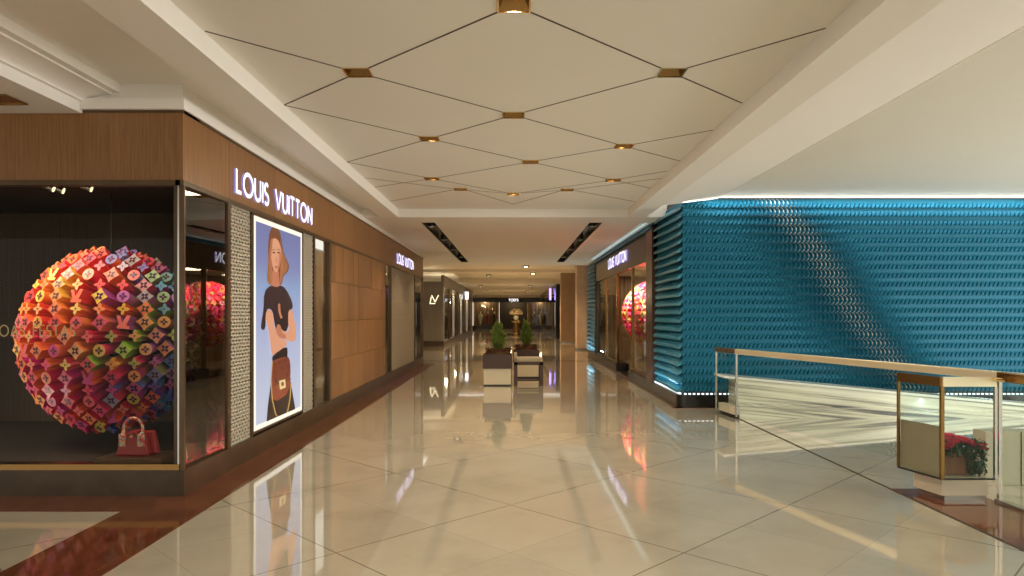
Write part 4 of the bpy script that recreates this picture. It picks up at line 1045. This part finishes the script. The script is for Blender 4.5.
for x,m_,cl in ((-3.5,'white','cream'),(-2.7,'redl','red'),(-2.0,'wenge','brown'),(2.3,'wenge','brown'),(3.0,'white','cream'),(3.7,'terra','tan')):
    mannequin(x,74.6,.35,M[m_],cl+' dressed mannequin in the '+('left' if x<0 else 'right')+' far window, '+{-3.5:'outermost',-2.7:'middle',-2.0:'innermost',2.3:'innermost',3.0:'middle',3.7:'outermost'}[x],'mannequins in the end shop',h=1.5)
for x in (-3,-.2,.5,3): light('POINT',(x,74.7 if abs(x)>1 else 75.5,2.9),30,(1,.72,.4),.1)
# flower arrangement on a pedestal
s=thing('flower_arrangement','pale round flower arrangement on a golden pedestal in mid-corridor','flower arrangement',(.2,52,0))
b=MB(); b.lathe(.23,52,[(.0,0),(.32,0),(.32,.1),(.24,.2),(.24,.95),(.34,1.05),(.34,1.15),(.0,1.15)],16); b.build('pedestal',M['brass'],s)
b=MB(); b.lathe(.23,52,[(0,1.151),(.12,1.151),(.2,1.35),(.16,1.5),(0,1.5)],14); b.build('vase',M['white'],s)
M['pale']=noisy('pale_petals',(.5,.38,.22),(.7,.55,.35),12,.8)
b=MB(); random.seed(5)
for _ in range(60):
    v=Vector((random.gauss(0,1),random.gauss(0,1),abs(random.gauss(0,1))*.6)).normalized(); q=Vector((.23,52,1.60))+Vector((v.x*.42,v.y*.4,v.z*.35)); b.ball(q,.11,.11,.09,6,4)
b.build('blossoms',M['pale'],s)
# small ceiling spots far away
FS=[(-2.4,30.0),(-1.0,31.0),(.6,32.5),(-1.7,36),(-1.4,40),(1.1,38),(-2.3,49),(1.2,49),(-2.3,60),(1.2,60)]
for k,(x,y) in enumerate(FS):
    zc=CZ+(2.25 if y<46 else 2.0)
    t=MB(); t.box(x-.14,x+.14,y-.5,y+.5,zc-.05,zc-.001); o=t.build('ceiling_spotlight',M['black'])
    tag(o,'small dark ceiling spotlight over the far corridor','ceiling light','dark spotlights over the far corridor')
    t=MB(); t.lathe(x,y,[(0,zc-.055),(.08,zc-.055),(.08,zc-.05)],10); t.build('bulb',M['lamp'] if k in (2,5) else M['lampdim'],o)
for y,e in ((30,110),(38,130),(48,110),(60,130),(70,80)):
    light('SPOT',(0,y,CZ+1.95),e*5.0,(1,.68,.36),.15,spot=2.6)

# ------------------------------------------------------------------ LIGHT, WORLD, CAMERA
w=bpy.data.worlds.new('world'); SC.world=w; w.use_nodes=True
w.node_tree.nodes['Background'].inputs[0].default_value=(1,.93,.82,1); w.node_tree.nodes['Background'].inputs[1].default_value=.75
# daylight from the open atrium on the right and warm corridor light
light('AREA',(12.0,5.0,2.0),420,(1,.97,.92),9,aim=(5,6,1.9),sy=3.6)
for y in (3.0,7.0,11.0): light('AREA',(0,y,H_UP-.02),26,(1,.86,.66),.9)
# cove light along the top of the blue cladding
cv_=light('AREA',(6.9,YR-.14,ZRT-.10),8,(1,.93,.80),.05,aim=(6.9,YR-.14,9),sy=8); cv_.rotation_euler=(PI,0,PI/2)
cm=light('AREA',(6.9,YR-.10,ZRT-.03),15,(.8,.95,1),.04,aim=(6.9,YR+.03,ZRT-1.2),sy=8); cm.rotation_euler=(math.radians(12),0,math.radians(90)) ; cm.rotation_mode='XYZ'
cm.data.size=8; cm.data.size_y=.04; cm.rotation_euler=(math.radians(8),0,0)

cam=bpy.data.cameras.new('camera'); co=bpy.data.objects.new('camera',cam); COL.objects.link(co)
co.location=(0,0,CZ); co.rotation_euler=(PI/2,0,0)
cam.sensor_width=36; cam.lens=F/1024*36; cam.shift_x=-1/1024; cam.shift_y=(VY-288)/1024; cam.clip_end=300; cam.clip_start=.05
SC.camera=co
SC.view_settings.view_transform='Standard'; SC.view_settings.look='None'; SC.view_settings.gamma=1; SC.view_settings.use_curve_mapping=False
SC.view_settings.exposure=.84
SC.cycles.use_denoising=True
SC.cycles.max_bounces=8; SC.cycles.diffuse_bounces=4; SC.cycles.glossy_bounces=5; SC.cycles.transparent_max_bounces=16
SC.cycles.sample_clamp_indirect=4
SC.cycles.caustics_reflective=False; SC.cycles.caustics_refractive=False
